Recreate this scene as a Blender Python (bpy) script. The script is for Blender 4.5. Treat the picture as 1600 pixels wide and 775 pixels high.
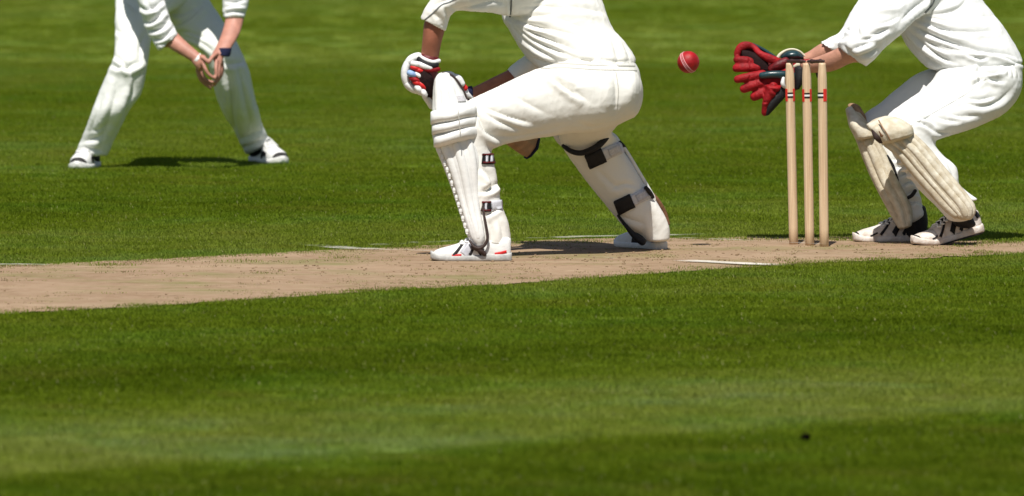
import bpy, math, random
import numpy as np
from mathutils import Vector, noise as mnoise
from mathutils.bvhtree import BVHTree

random.seed(7); rng = np.random.default_rng(7)
for o in list(bpy.data.objects): bpy.data.objects.remove(o)
S = bpy.context.scene
COL = S.collection

# ------------------------------------------------------------------ camera
FPX, CX, CY, HC = 16200.0, 800.0, 387.5, 2.0          # focal in photo pixels, eye height (m)
PITCH = math.atan2(CY + 424.0, FPX)
cam = bpy.data.cameras.new('camera'); camo = bpy.data.objects.new('camera', cam); COL.objects.link(camo)
camo.location = (0, 0, HC); camo.rotation_euler = (math.pi/2 - PITCH, 0, 0)
cam.sensor_width = 36.0; cam.lens = FPX/1600*36.0; cam.clip_end = 3000; cam.clip_start = 0.5
cam.dof.use_dof = True; cam.dof.focus_distance = 39.9; cam.dof.aperture_fstop = 6.5
S.camera = camo
# ------------------------------------------------------------------ sky, sun, exposure
SUN_EL, SUN_AZ = math.radians(61), math.radians(-8)   # azimuth: to the right of the camera's back
w = bpy.data.worlds.new('World'); S.world = w; w.use_nodes = True
nt = w.node_tree; bg = nt.nodes['Background']
sky = nt.nodes.new('ShaderNodeTexSky'); sky.sky_type = 'NISHITA'; sky.sun_disc = False
sky.sun_elevation = SUN_EL; sky.sun_rotation = math.pi - SUN_AZ
nt.links.new(sky.outputs[0], bg.inputs[0]); bg.inputs[1].default_value = 0.058
sl = bpy.data.lights.new('sun', 'SUN'); sl.energy = 5.0; sl.angle = math.radians(0.5); sl.color = (1, 0.965, 0.9)
so = bpy.data.objects.new('sun', sl); COL.objects.link(so)
sd = Vector((math.sin(SUN_AZ)*math.cos(SUN_EL), -math.cos(SUN_AZ)*math.cos(SUN_EL), math.sin(SUN_EL)))
so.rotation_euler = sd.to_track_quat('Z', 'Y').to_euler(); so.location = sd*60
vs = S.view_settings; vs.view_transform = 'Standard'; vs.look = 'None'; vs.gamma = 1; vs.exposure = 0.17
vs.use_curve_mapping = False
S.render.engine = 'CYCLES'
S.cycles.use_denoising = True; S.cycles.denoiser = 'OPENIMAGEDENOISE'; S.cycles.denoising_prefilter = 'ACCURATE'
S.cycles.max_bounces = 6; S.cycles.diffuse_bounces = 3; S.cycles.glossy_bounces = 2; S.cycles.transparent_max_bounces = 8

# ------------------------------------------------------------------ pixel helpers
CAM = np.array([0, 0, HC]); Fv = np.array([0, math.cos(PITCH), -math.sin(PITCH)])
Uv = np.array([0, math.sin(PITCH), math.cos(PITCH)]); Rv = np.array([1.0, 0, 0])
def ray(px, py): return Fv + (px-CX)/FPX*Rv + (CY-py)/FPX*Uv
def P(px, py, Y):
    d = ray(px, py); return CAM + d*(Y/d[1])
def G(px, py, z=0.0):
    d = ray(px, py); return CAM + d*((z-HC)/d[2])
def project(V):
    D = V - CAM; dep = D@Fv
    return np.stack([CX+FPX*(D@Rv)/dep, CY-FPX*(D@Uv)/dep], 1)
MPP = 40.0/FPX                                         # metres per pixel at the wicket

# ------------------------------------------------------------------ materials
def mat(name, col, rough=0.8, noise_amt=0.0, nscale=20, bump=0.0, bscale=200, spec=0.3, col2=None, n2scale=None, detail=4, sheen=0.0, coat=0.0):
    m = bpy.data.materials.new(name); m.use_nodes = True
    t = m.node_tree; b = t.nodes['Principled BSDF']
    b.inputs['Roughness'].default_value = rough
    b.inputs['Specular IOR Level'].default_value = spec
    if sheen: b.inputs['Sheen Weight'].default_value = sheen
    if coat: b.inputs['Coat Weight'].default_value = coat; b.inputs['Coat Roughness'].default_value = 0.15
    b.inputs['Base Color'].default_value = (*col, 1)
    geo = t.nodes.new('ShaderNodeNewGeometry')
    if col2 is not None or noise_amt:
        n = t.nodes.new('ShaderNodeTexNoise'); n.inputs['Scale'].default_value = n2scale or nscale; n.inputs['Detail'].default_value = detail
        t.links.new(geo.outputs['Position'], n.inputs['Vector'])
        r = t.nodes.new('ShaderNodeValToRGB'); r.color_ramp.elements[0].position = 0.36; r.color_ramp.elements[1].position = 0.66
        c2 = col2 if col2 is not None else tuple(c*(1-noise_amt) for c in col)
        r.color_ramp.elements[0].color = (*c2, 1); r.color_ramp.elements[1].color = (*col, 1)
        t.links.new(n.outputs[0], r.inputs[0]); t.links.new(r.outputs[0], b.inputs['Base Color'])
    if bump:
        n = t.nodes.new('ShaderNodeTexNoise'); n.inputs['Scale'].default_value = bscale; n.inputs['Detail'].default_value = 3
        t.links.new(geo.outputs['Position'], n.inputs['Vector'])
        bp = t.nodes.new('ShaderNodeBump'); bp.inputs['Strength'].default_value = bump; bp.inputs['Distance'].default_value = 0.012; n.inputs['Detail'].default_value = 5
        t.links.new(n.outputs[0], bp.inputs['Height']); t.links.new(bp.outputs[0], b.inputs['Normal'])
    return m
M = dict(
  cream=mat('cotton_cream', (.82,.80,.745), .9, .05, 6, .28, 17, .1),
  white=mat('cotton_white', (.74,.74,.72), .9, .05, 6, .28, 17, .1),
  grey_white=mat('cotton_fielder', (.77,.775,.74), .9, .05, 6, .28, 17, .1),
  shirt_cream=mat('shirt_cream', (.81,.79,.74), .9, .04, 6, .28, 17, .1),
  shirt_white=mat('shirt_white', (.76,.76,.75), .9, .04, 6, .28, 17, .1),
  skin=mat('skin', (.53,.245,.18), .5, .22, 30, .15, 160, .35),
  skin_tan=mat('skin_tan', (.34,.125,.075), .5, .2, 30, .15, 160, .35),
  skin_pale=mat('skin_pale', (.58,.29,.20), .5, .25, 30, .15, 160, .35),
  hair=mat('hair', (.05,.03,.02), .6),
  pad_white=mat('pad_white', (.81,.805,.78), .55, .09, 22, .12, 60, .35),
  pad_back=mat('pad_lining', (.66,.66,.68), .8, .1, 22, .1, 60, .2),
  pad_cream=mat('pad_cream', (.64,.585,.465), .7, .0, 22, .2, 70, .25, col2=(.47,.40,.29), n2scale=24),
  pad_cream_dark=mat('pad_cream_cane', (.70,.655,.545), .7, .0, 22, .2, 70, .25, col2=(.52,.45,.33), n2scale=30),
  brown=mat('brown_leather', (.20,.095,.045), .7, .4, 40, .3, 90),
  tan_lining=mat('tan_lining', (.36,.22,.13), .9, .3, 50, .3, 60),
  dark_edge=mat('dark_binding', (.045,.028,.024), .6),
  black=mat('black_strap', (.014,.013,.015), .6, .3, 60, .3, 200),
  navy=mat('navy_band', (.008,.011,.045), .85, .2, 60, .3, 200),
  strap=mat('grey_strap', (.62,.62,.67), .8, .1, 60, .2, 200),
  label_grey=mat('grey_label', (.60,.58,.60), .8, .2, 160, .1, 200),
  red=mat('red_leather', (.34,.007,.012), .62, .4, 30, .3, 110, .25),
  dark_red=mat('dark_red_leather', (.15,.005,.008), .5, .5, 60, .25, 150, .4),
  bright_red=mat('bright_red', (.62,.02,.02), .5, .2, 60),
  teal=mat('dark_teal_pad', (.012,.045,.055), .3, .3, 40, .1, 100, .6),
  light_blue=mat('light_blue_badge', (.30,.45,.72), .5, .3, 120),
  glove_cream=mat('glove_cream', (.72,.66,.50), .6, .2, 40),
  glove_white=mat('glove_white', (.80,.80,.79), .5, .08, 50, .12, 120),
  rubber=mat('dark_rubber', (.03,.028,.028), .7),
  shoe_white=mat('shoe_white', (.78,.77,.75), .5, .12, 45, .12, 120, .35),
  shoe_dirty=mat('shoe_dirty', (.76,.71,.66), .65, .0, 40, .2, 120, .25, col2=(.56,.48,.41), n2scale=35),
  sole=mat('sole_grey', (.55,.55,.53), .6, .3, 50, .1, 100),
  silver=mat('shoe_silver', (.50,.50,.54), .4, .2, 60),
  willow=mat('willow', (.50,.30,.16), .5, .3, 30),
  grip=mat('grip', (.022,.010,.010), .85, .4, 80, .3, 150, .15),
  seam=mat('seam_thread', (.72,.34,.35), .8, .2, 300),
  grey_piping=mat('grey_piping', (.16,.17,.17), .8),
  soft_line=mat('stitch_line', (.50,.485,.44), .9),
  paint_black=mat('print_black', (.015,.015,.015), .5),
  paint_white=mat('print_white', (.78,.78,.76), .5),
  paint_red=mat('print_red', (.66,.035,.025), .5),
  clod=mat('dark_clod', (.005,.004,.003), 1.0, .4, 90, 0, 10, .0),
)
def wood_mat(name, c1, c2, rough, zs=(160,160,4)):
    m = bpy.data.materials.new(name); m.use_nodes = True; t = m.node_tree; b = t.nodes['Principled BSDF']
    geo = t.nodes.new('ShaderNodeNewGeometry'); mp = t.nodes.new('ShaderNodeMapping'); mp.inputs['Scale'].default_value = zs
    n = t.nodes.new('ShaderNodeTexNoise'); n.inputs['Scale'].default_value = 1.0; n.inputs['Detail'].default_value = 5
    r = t.nodes.new('ShaderNodeValToRGB'); r.color_ramp.elements[0].position = .3; r.color_ramp.elements[1].position = .65
    r.color_ramp.elements[0].color = (*c2, 1); r.color_ramp.elements[1].color = (*c1, 1)
    t.links.new(geo.outputs['Position'], mp.inputs[0]); t.links.new(mp.outputs[0], n.inputs['Vector'])
    t.links.new(n.outputs[0], r.inputs[0]); t.links.new(r.outputs[0], b.inputs['Base Color'])
    b.inputs['Roughness'].default_value = rough
    return m
M['stump'] = wood_mat('ash_stump', (.70,.525,.34), (.53,.36,.22), .55, (220,220,5))
M['bail'] = wood_mat('dark_bail', (.06,.028,.022), (.03,.014,.012), .4)
def ball_mat():
    m = mat('ball_leather', (.42,.006,.01), .5, .4, 40, .2, 120, .4)
    return m
M['ball'] = ball_mat()

# ------------------------------------------------------------------ mesh helpers
def cr(p0, p1, p2, p3, t):
    return 0.5*((2*p1)+(-p0+p2)*t+(2*p0-5*p1+4*p2-p3)*t*t+(-p0+3*p1-3*p2+p3)*t**3)
def spline(A, t):
    n = len(A); t = min(max(t, 0), n-1); i = min(int(t), n-2); u = t-i
    return cr(A[max(i-1, 0)], A[i], A[i+1], A[min(i+2, n-1)], u)
def ringfaces(nr, seg, cap=True):
    f = []
    for i in range(nr-1):
        for j in range(seg):
            a = i*seg+j; b = i*seg+(j+1) % seg
            f.append((a, b, b+seg, a+seg))
    return f
class Loft:
    """rings: (xl,yl, xr,yr, Y, ry): two outline points in the photo, depth of the ring's middle, half depth."""
    def __init__(s, rings, seg=28, n=6, pw=2.0, cap=0.6, hem=None):
        s.seg, s.n, s.pw, s.cap, s.hem = seg, n, pw, cap, hem
        C, H, D = [], [], []
        for (xl, yl, xr, yr, Y, ry) in rings:
            a, b = P(xl, yl, Y), P(xr, yr, Y); C.append((a+b)/2); H.append((b-a)/2); D.append(ry)
        s.C, s.H, s.D = np.array(C), np.array(H), np.array(D)
    def shrunk(s, k):
        o = Loft.__new__(Loft); o.__dict__.update(s.__dict__); o.H = s.H*k; o.D = s.D*k; o.hem = None; return o
    def at(s, t): return spline(s.C, t), spline(s.H, t), max(float(spline(s.D, t)), .002)
    def surf(s, t, a, off=0.0):
        C, H, d = s.at(t); c, q = math.cos(a), math.sin(a)
        e = 2.0/s.pw; cc = math.copysign(abs(c)**e, c); qq = math.copysign(abs(q)**e, q)
        hl = np.linalg.norm(H)
        return C + H*cc*(1+off/max(hl, 1e-4)) + np.array([0, -(d+off)*qq, 0])
    def mesh(s):
        seg = s.seg; T = np.linspace(0, len(s.C)-1, (len(s.C)-1)*s.n+1)
        R = []
        angs = [2*math.pi*j/seg for j in range(seg)]
        def ring(t, k=1.0, shift=np.zeros(3)):
            C = s.at(t)[0]
            return [C + (s.surf(t, a)-C)*k + shift for a in angs]
        d0 = s.C[0]-s.at(.15)[0]; d0 = d0/np.linalg.norm(d0)
        e = len(s.C)-1; d1 = s.C[-1]-s.at(e-.15)[0]; d1 = d1/np.linalg.norm(d1)
        r0 = min(np.linalg.norm(s.H[0]), s.D[0])*s.cap; r1 = min(np.linalg.norm(s.H[-1]), s.D[-1])*s.cap
        for ph in (80, 60, 40, 20):
            p = math.radians(ph); R.append(ring(0, math.cos(p), d0*r0*math.sin(p)))
        for t in T: R.append(ring(t))
        if s.hem:
            R.append(ring(e, .97, d1*.004)); R.append(ring(e, .86, d1*.0)); R.append(ring(e, .80, -d1*s.hem)); R.append(ring(e, .4, -d1*s.hem*1.05))
        else:
            for ph in (20, 40, 60, 80):
                p = math.radians(ph); R.append(ring(e, math.cos(p), d1*r1*math.sin(p)))
        V = [v for r in R for v in r]; F = ringfaces(len(R), seg)
        c0 = len(V); V.append(np.mean(R[0], axis=0)); V.append(np.mean(R[-1], axis=0))
        for j in range(seg):
            F.append((c0, (j+1) % seg, j)); b = (len(R)-1)*seg; F.append((c0+1, b+j, b+(j+1) % seg))
        return np.array(V), F
def tube3(pts, rad, seg=12, n=5, flat=1.0):
    pts = np.array(pts, float); rad = np.array(rad if hasattr(rad, '__len__') else [rad]*len(pts), float)
    T = np.linspace(0, len(pts)-1, (len(pts)-1)*n+1) if len(pts) > 2 else np.linspace(0, 1, n+1)
    Q = np.array([spline(pts, t) for t in T]); r = np.array([spline(rad, t) for t in T])
    tg = np.gradient(Q, axis=0); tg /= np.linalg.norm(tg, axis=1)[:, None]
    R = []
    def frame(t):
        b = np.array([0, -1.0, 0]); b = b - t*(b@t)
        if np.linalg.norm(b) < .15: b = np.array([0, 0, 1.0]); b = b - t*(b@t)
        b /= np.linalg.norm(b); return b, np.cross(t, b)
    def ring(c, t, rr):
        b, nn = frame(t)
        return [c + rr*(math.cos(a)*nn + math.sin(a)*b*flat) for a in [2*math.pi*j/seg for j in range(seg)]]
    for ph in (75, 45, 20): p = math.radians(ph); R.append(ring(Q[0]-tg[0]*r[0]*.9*math.sin(p), tg[0], r[0]*math.cos(p)))
    for c, t, rr in zip(Q, tg, r): R.append(ring(c, t, rr))
    for ph in (20, 45, 75): p = math.radians(ph); R.append(ring(Q[-1]+tg[-1]*r[-1]*.9*math.sin(p), tg[-1], r[-1]*math.cos(p)))
    V = [v for q in R for v in q]; F = ringfaces(len(R), seg); c0 = len(V)
    V.append(np.mean(R[0], axis=0)); V.append(np.mean(R[-1], axis=0))
    for j in range(seg):
        F.append((c0, (j+1) % seg, j)); b = (len(R)-1)*seg; F.append((c0+1, b+j, b+(j+1) % seg))
    return np.array(V), F
def ptube(pp, rpx, seg=12, n=5, flat=1.0):
    """tube through (px,py,Y) points, radius in photo pixels"""
    rp = rpx if hasattr(rpx, '__len__') else [rpx]*len(pp)
    return tube3([P(*p) for p in pp], [r*p[2]/FPX for r, p in zip(rp, pp)], seg, n, flat)
def ellipsoid(c, r, seg=20, rings=12, rot=None):
    V = [], ; V = []
    for i in range(1, rings):
        th = math.pi*i/rings
        for j in range(seg):
            a = 2*math.pi*j/seg; V.append((math.sin(th)*math.cos(a), math.sin(th)*math.sin(a), math.cos(th)))
    F = ringfaces(rings-1, seg); c0 = len(V); V += [(0, 0, 1), (0, 0, -1)]
    for j in range(seg):
        F.append((c0, j, (j+1) % seg)); b = (rings-2)*seg; F.append((c0+1, b+(j+1) % seg, b+j))
    V = np.array(V)*np.array(r)
    if rot is not None: V = V@np.array(rot).T
    return V+np.array(c), F
def joinm(parts):
    V, F, o = [], [], 0
    for v, f in parts:
        V.append(v); F += [tuple(i+o for i in q) for q in f]; o += len(v)
    return np.concatenate(V), F
def newmesh(name, V, F):
    me = bpy.data.meshes.new(name); me.from_pydata([tuple(map(float, v)) for v in V], [], F); me.update(); return me
def fuse(parts, voxel, smooth=6, fac=.5):
    V, F = joinm([p.mesh() if isinstance(p, Loft) else p for p in parts])
    me = newmesh('tmp', V, F); o = bpy.data.objects.new('tmp', me); COL.objects.link(o)
    r = o.modifiers.new('r', 'REMESH'); r.mode = 'VOXEL'; r.voxel_size = voxel
    if smooth: s = o.modifiers.new('s', 'SMOOTH'); s.iterations = smooth; s.factor = fac
    dg = bpy.context.evaluated_depsgraph_get(); dg.update()
    m2 = bpy.data.meshes.new_from_object(o.evaluated_get(dg))
    n = len(m2.vertices); A = np.empty(n*3); m2.vertices.foreach_get('co', A)
    Fq = [tuple(p.vertices) for p in m2.polygons]
    bpy.data.objects.remove(o); bpy.data.meshes.remove(me); bpy.data.meshes.remove(m2)
    return A.reshape(-1, 3), Fq
def normals(V, F):
    me = newmesh('tmp', V, F); N = np.empty(len(V)*3); me.vertex_normals.foreach_get('vector', N); bpy.data.meshes.remove(me)
    return N.reshape(-1, 3)
FOLD = 1.5
def folds(VF, strokes, gentle=0.0, gscale=9.0, stretch=(1, 1, 1), seed=0, wr=.4):
    """press real folds into a garment: strokes = (pixel polyline, height in m, half width in px)"""
    V, F = VF; N = normals(V, F); px = project(V)
    front = np.clip(-N[:, 1]*2.2+.35, 0, 1); D = np.zeros(len(V))
    for st in strokes:
        pts, amp, wd = st[:3]; pts = np.array(pts, float)
        if len(pts) > 2: pts = np.array([spline(pts, t) for t in np.linspace(0, len(pts)-1, len(pts)*4)])
        seglen = np.linalg.norm(np.diff(pts, axis=0), axis=1); cum = np.r_[0, np.cumsum(seglen)]; L = cum[-1]
        best = np.full(len(V), 1e9); tt = np.zeros(len(V)); side = np.zeros(len(V))
        for i in range(len(pts)-1):
            a, d = pts[i], pts[i+1]-pts[i]; l2 = d@d+1e-9
            u = np.clip(((px-a)@d)/l2, 0, 1); q = a+u[:, None]*d; dv = px-q; di = np.linalg.norm(dv, axis=1)
            m = di < best; best[m] = di[m]; tt[m] = ((cum[i]+u*seglen[i])/L)[m]; side[m] = np.sign(d[0]*dv[:, 1]-d[1]*dv[:, 0])[m]
        taper = np.clip(np.sin(np.pi*np.clip(tt, .03, .97)), 0, 1)**.7
        x = best/wd; s = side*best/wd
        if len(st) > 3 and st[3] == 'r': prof = np.exp(-x*x)                    # plain ridge / groove
        else: prof = -np.exp(-1.5*x) + .72*np.exp(-((s-1.5)/1.2)**2) + .22*np.exp(-((s+2.0)/1.4)**2)   # crease with a lip
        D += FOLD*amp*prof*taper*front
    if gentle:
        sx, sy, sz = stretch
        for i, v in enumerate(V):
            q = Vector((v[0]*gscale*sx+seed, v[1]*gscale*sy, v[2]*gscale*sz)); n1 = mnoise.noise(q)
            e = q*1.7+Vector((n1*1.3, n1*.7, 2.3)); r_ = 1-abs(mnoise.noise(e))*2
            e2 = q*3.1+Vector((n1, 1.7, n1*.8)); r2 = 1-abs(mnoise.noise(e2))*2
            D[i] += gentle*(n1 + wr*(max(r_, 0)**3 + .5*max(r2, 0)**3))
    return V+N*D[:, None], F
class Thing:
    def __init__(s, name, label, cat, loc, group=None):
        e = bpy.data.objects.new(name, None); COL.objects.link(e); e.location = tuple(loc); e.empty_display_size = .1
        e['label'] = label; e['category'] = cat
        if group: e['group'] = group
        s.o = e; s.loc = np.array(loc, float)
    def part(s, name, vf, m, parent=None, label=None, smooth=True):
        if isinstance(vf, Loft): vf = vf.mesh()
        V, F = vf; me = newmesh(name, V-s.loc, F)
        me.materials.append(M[m] if isinstance(m, str) else m)
        me.polygons.foreach_set('use_smooth', [smooth]*len(me.polygons))
        o = bpy.data.objects.new(name, me); COL.objects.link(o); o.parent = parent or s.o
        if label: o['label'] = label
        return o
def bvh(VF): return BVHTree.FromPolygons([tuple(v) for v in VF[0]], VF[1])
def ribbon(tree, pts, wpx, off=.003, step=2.0, cols=4, wend=None):
    sk = min(.004, off*.5)
    """a thin raised strip that lies on a surface along a pixel polyline"""
    pts = np.array(pts, float)
    if len(pts) > 2: pts = np.array([spline(pts, t) for t in np.linspace(0, len(pts)-1, (len(pts)-1)*8+1)])
    sl_ = np.r_[0, np.cumsum(np.linalg.norm(np.diff(pts, axis=0), axis=1))]; n = max(3, int(sl_[-1]/step)+1)
    Q = np.stack([np.interp(np.linspace(0, sl_[-1], n), sl_, pts[:, k]) for k in (0, 1)], 1)
    tg = np.gradient(Q, axis=0); tg /= np.linalg.norm(tg, axis=1)[:, None]; nn = np.stack([-tg[:, 1], tg[:, 0]], 1)
    rows = []
    for i in range(n):
        wv = wpx if wend is None else wpx+(wend-wpx)*i/(n-1)
        row = []
        for k in range(cols+1):
            q = Q[i]+nn[i]*wv*(2*k/cols-1); d = ray(*q); dn = d/np.linalg.norm(d)
            h, nr, _, _ = tree.ray_cast(Vector(CAM+dn*20), Vector(dn))
            if h is None: row.append(None)
            else:
                nr = np.array(nr); nr = nr if nr@dn < 0 else -nr; row.append((np.array(h), nr))
        if all(r is None for r in row): continue
        good = [k for k, r in enumerate(row) if r is not None]
        row = [row[min(good, key=lambda g: abs(g-k))] if r is None else r for k, r in enumerate(row)]
        rr = [row[0][0]-row[0][1]*sk]+[h+m_*off for h, m_ in row]+[row[-1][0]-row[-1][1]*sk]
        rows.append(rr)
    if len(rows) < 2: return None
    c = len(rows[0]); V = [v for r in rows for v in r]; F = []
    for i in range(len(rows)-1):
        for k in range(c-1): a = i*c+k; F.append((a, a+1, a+c+1, a+c))
    m = len(V)
    for base in (0, (len(rows)-1)*c):
        mid = np.mean([V[base], V[base+c-1]], axis=0); V.append(mid)
        for k in range(c-1): F.append((base+k, base+k+1, len(V)-1))
    return np.array(V), F
def patch(L, t0, t1, a0, a1, off=.003, nt_=8, na=8):
    """a thin raised patch on a loft between two stations and two angles (degrees)"""
    rows = []
    for i in range(nt_+1):
        t = t0+(t1-t0)*i/nt_; row = []
        for k in range(-1, na+2):
            a = math.radians(a0+(a1-a0)*min(max(k, 0), na)/na); o = off if 0 <= k <= na and 0 < i+1 else -.004
            if k in (-1, na+1): o = -.004
            row.append(L.surf(t, a, o))
        rows.append(row)
    c = len(rows[0]); e0 = [L.surf(t0, math.radians(a0+(a1-a0)*min(max(k, 0), na)/na), -.004) for k in range(-1, na+2)]
    e1 = [L.surf(t1, math.radians(a0+(a1-a0)*min(max(k, 0), na)/na), -.004) for k in range(-1, na+2)]
    rows = [e0]+rows+[e1]; V = [v for r in rows for v in r]; F = []
    for i in range(len(rows)-1):
        for k in range(c-1): a = i*c+k; F.append((a, a+1, a+c+1, a+c))
    return np.array(V), F
def along(L, t0, t1, a0, a1, rpx, off=0.0, n=9, seg=10, flat=1.0):
    """a roll that runs along a loft's surface"""
    T = np.linspace(0, 1, n); r = rpx if hasattr(rpx, '__len__') else [rpx]*n
    r = np.interp(T, np.linspace(0, 1, len(r)), r)*MPP
    return tube3([L.surf(t0+(t1-t0)*u, math.radians(a0+(a1-a0)*u), off) for u in T], r, seg, 2, flat)
def flat_thing(name, V, F, m, kind=None, **props):
    me = newmesh(name, V, F); me.materials.append(M[m] if isinstance(m, str) else m)
    o = bpy.data.objects.new(name, me); COL.objects.link(o)
    if kind: o['kind'] = kind
    for k, v in props.items(): o[k] = v
    return o

# ------------------------------------------------------------------ ground, pitch, creases
TH = math.radians(46)                                  # crease direction: right and towards the camera
cdir = np.array([math.cos(TH), -math.sin(TH)]); pdir = np.array([math.sin(TH), math.cos(TH)])
STUMP0 = G(1265.5, 385.5)
def vcoord(p): return float((np.array(p[:2])-STUMP0[:2])@cdir)

NEAR = [(-500,522),(-200,505),(0,492),(200,482),(400,469),(600,456),(800,445),(1000,431),(1180,418),(1300,411.5),(1400,407),(1600,398),(1800,391),(2100,380)]
FAR = [(-500,436),(-200,423),(0,416),(200,408.5),(400,398),(540,391),(700,384),(860,376),(1000,373),(1300,372),(1450,376),(1600,378.5),(1800,374),(2100,368)]
def edge(E, x): return np.interp(x, [e[0] for e in E], [e[1] for e in E])

def grass_nodes(t, soil=False):
    """colour of the turf from where it grows: mown bands along the pitch, patches, worn spots"""
    L = t.links; N = t.nodes
    geo = N.new('ShaderNodeNewGeometry')
    def noise(scale, detail=4, rough=.6, dist=0.0, src=None):
        n = N.new('ShaderNodeTexNoise'); n.inputs['Scale'].default_value = scale; n.inputs['Detail'].default_value = detail
        n.inputs['Roughness'].default_value = rough; n.inputs['Distortion'].default_value = dist
        L.new(src or geo.outputs['Position'], n.inputs['Vector']); return n.outputs[0]
    def math_(op, a, b=None):
        n = N.new('ShaderNodeMath'); n.operation = op
        for i, v in enumerate((a, b)):
            if v is None: continue
            if isinstance(v, (int, float)): n.inputs[i].default_value = v
            else: L.new(v, n.inputs[i])
        return n.outputs[0]
    dot = N.new('ShaderNodeVectorMath'); dot.operation = 'DOT_PRODUCT'; dot.inputs[1].default_value = (cdir[0], cdir[1], 0)
    L.new(geo.outputs['Position'], dot.inputs[0])
    v = math_('SUBTRACT', dot.outputs['Value'], float(STUMP0[:2]@cdir))
    wob = noise(.8, 3); v = math_('ADD', v, math_('MULTIPLY', math_('SUBTRACT', wob, .5), .3))
    mr = N.new('ShaderNodeMapRange'); mr.inputs['From Min'].default_value = -26; mr.inputs['From Max'].default_value = 14
    L.new(v, mr.inputs['Value'])
    ramp = N.new('ShaderNodeValToRGB'); cr_ = ramp.color_ramp; cr_.interpolation = 'EASE'
    stops = BANDS
    while len(cr_.elements) < len(stops): cr_.elements.new(.5)
    for e, (vv, g) in zip(cr_.elements, stops):
        e.position = (vv+26)/40; e.color = (g, g, g, 1)
    L.new(mr.outputs[0], ramp.inputs[0])
    big = noise(.55, 4, .6); mid = noise(2.6, 4, .65); fine = noise(26, 3, .7)
    s = math_('ADD', ramp.outputs[0], math_('MULTIPLY', math_('SUBTRACT', big, .5), .55))
    s = math_('ADD', s, math_('MULTIPLY', math_('SUBTRACT', mid, .5), .7))
    s = math_('ADD', s, math_('MULTIPLY', math_('SUBTRACT', fine, .5), .55))
    col = N.new('ShaderNodeValToRGB'); c = col.color_ramp
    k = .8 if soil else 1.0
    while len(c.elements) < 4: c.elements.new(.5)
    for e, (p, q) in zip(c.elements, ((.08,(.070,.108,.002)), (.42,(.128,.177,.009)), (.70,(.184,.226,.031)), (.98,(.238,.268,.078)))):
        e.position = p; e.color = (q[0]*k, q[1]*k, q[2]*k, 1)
    L.new(s, col.inputs[0])
    # yellowish thatch
    th = noise(1.7, 5, .7); tr = N.new('ShaderNodeValToRGB'); tr.color_ramp.elements[0].position = .53; tr.color_ramp.elements[1].position = .75
    L.new(th, tr.inputs[0])
    mx = N.new('ShaderNodeMix'); mx.data_type = 'RGBA'; mx.inputs[7].default_value = (.20*k, .185*k, .03*k, 1)
    L.new(math_('MULTIPLY', tr.outputs[0], .5), mx.inputs[0]); L.new(col.outputs[0], mx.inputs[6])
    # patches of a cooler, finer grass
    cn = noise(1.1, 5, .65, .4); cr2 = N.new('ShaderNodeValToRGB'); cr2.color_ramp.elements[0].position = .47; cr2.color_ramp.elements[1].position = .66
    L.new(cn, cr2.inputs[0]); m2 = N.new('ShaderNodeMix'); m2.data_type = 'RGBA'; m2.blend_type = 'MULTIPLY'; m2.inputs[7].default_value = (.80, 1.02, 1.3, 1)
    L.new(math_('MULTIPLY', cr2.outputs[0], .75), m2.inputs[0]); L.new(mx.outputs[2], m2.inputs[6])
    return m2.outputs[2], geo
gv = lambda x, y: vcoord(G(x, y))
# band edges read along the column x = 800 of the photograph
BANDS = sorted([(gv(800,-60),.55),(gv(800,25),.42),(gv(800,75),.60),(gv(800,130),.40),(gv(800,215),.52),(gv(800,300),.32),(gv(800,345),.54),
         (gv(800,400),.62),(gv(800,455),.50),(gv(800,500),.36),(gv(800,565),.22),(gv(800,590),.40),(gv(800,640),.74),(gv(800,690),.72),(gv(800,706),.24),(gv(800,770),.16)])
def grass_mat(name, soil):
    m = bpy.data.materials.new(name); m.use_nodes = True; t = m.node_tree; b = t.nodes['Principled BSDF']
    c, geo = grass_nodes(t, soil); b.inputs['Roughness'].default_value = .75; b.inputs['Specular IOR Level'].default_value = .06
    if not soil:
        rv = t.nodes.new('ShaderNodeAttribute'); rv.attribute_name = 'tint'
        hs = t.nodes.new('ShaderNodeHueSaturation'); t.links.new(c, hs.inputs['Color'])
        mr = t.nodes.new('ShaderNodeMapRange'); mr.inputs['To Min'].default_value = .82; mr.inputs['To Max'].default_value = 1.2
        t.links.new(rv.outputs['Fac'], mr.inputs['Value']); t.links.new(mr.outputs[0], hs.inputs['Value']); c = hs.outputs[0]
        gt = t.nodes.new('ShaderNodeMath'); gt.operation = 'GREATER_THAN'; gt.inputs[1].default_value = .990; t.links.new(rv.outputs['Fac'], gt.inputs[0])
        sm = t.nodes.new('ShaderNodeMix'); sm.data_type = 'RGBA'; sm.inputs[7].default_value = (.36,.34,.15,1); t.links.new(gt.outputs[0], sm.inputs[0]); t.links.new(c, sm.inputs[6]); c = sm.outputs[2]
        tl = t.nodes.new('ShaderNodeBsdfTranslucent'); t.links.new(c, tl.inputs[0]); ms = t.nodes.new('ShaderNodeMixShader'); ms.inputs[0].default_value = .3
        t.links.new(b.outputs[0], ms.inputs[1]); t.links.new(tl.outputs[0], ms.inputs[2]); t.links.new(ms.outputs[0], t.nodes['Material Output'].inputs[0])
    t.links.new(c, b.inputs['Base Color'])
    return m
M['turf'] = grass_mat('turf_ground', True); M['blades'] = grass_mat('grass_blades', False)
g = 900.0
flat_thing('ground', [(-g,-200,0),(g,-200,0),(g,1600,0),(-g,1600,0)], [(0,1,2,3)], 'turf', 'structure', label='mown green cricket field')

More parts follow.
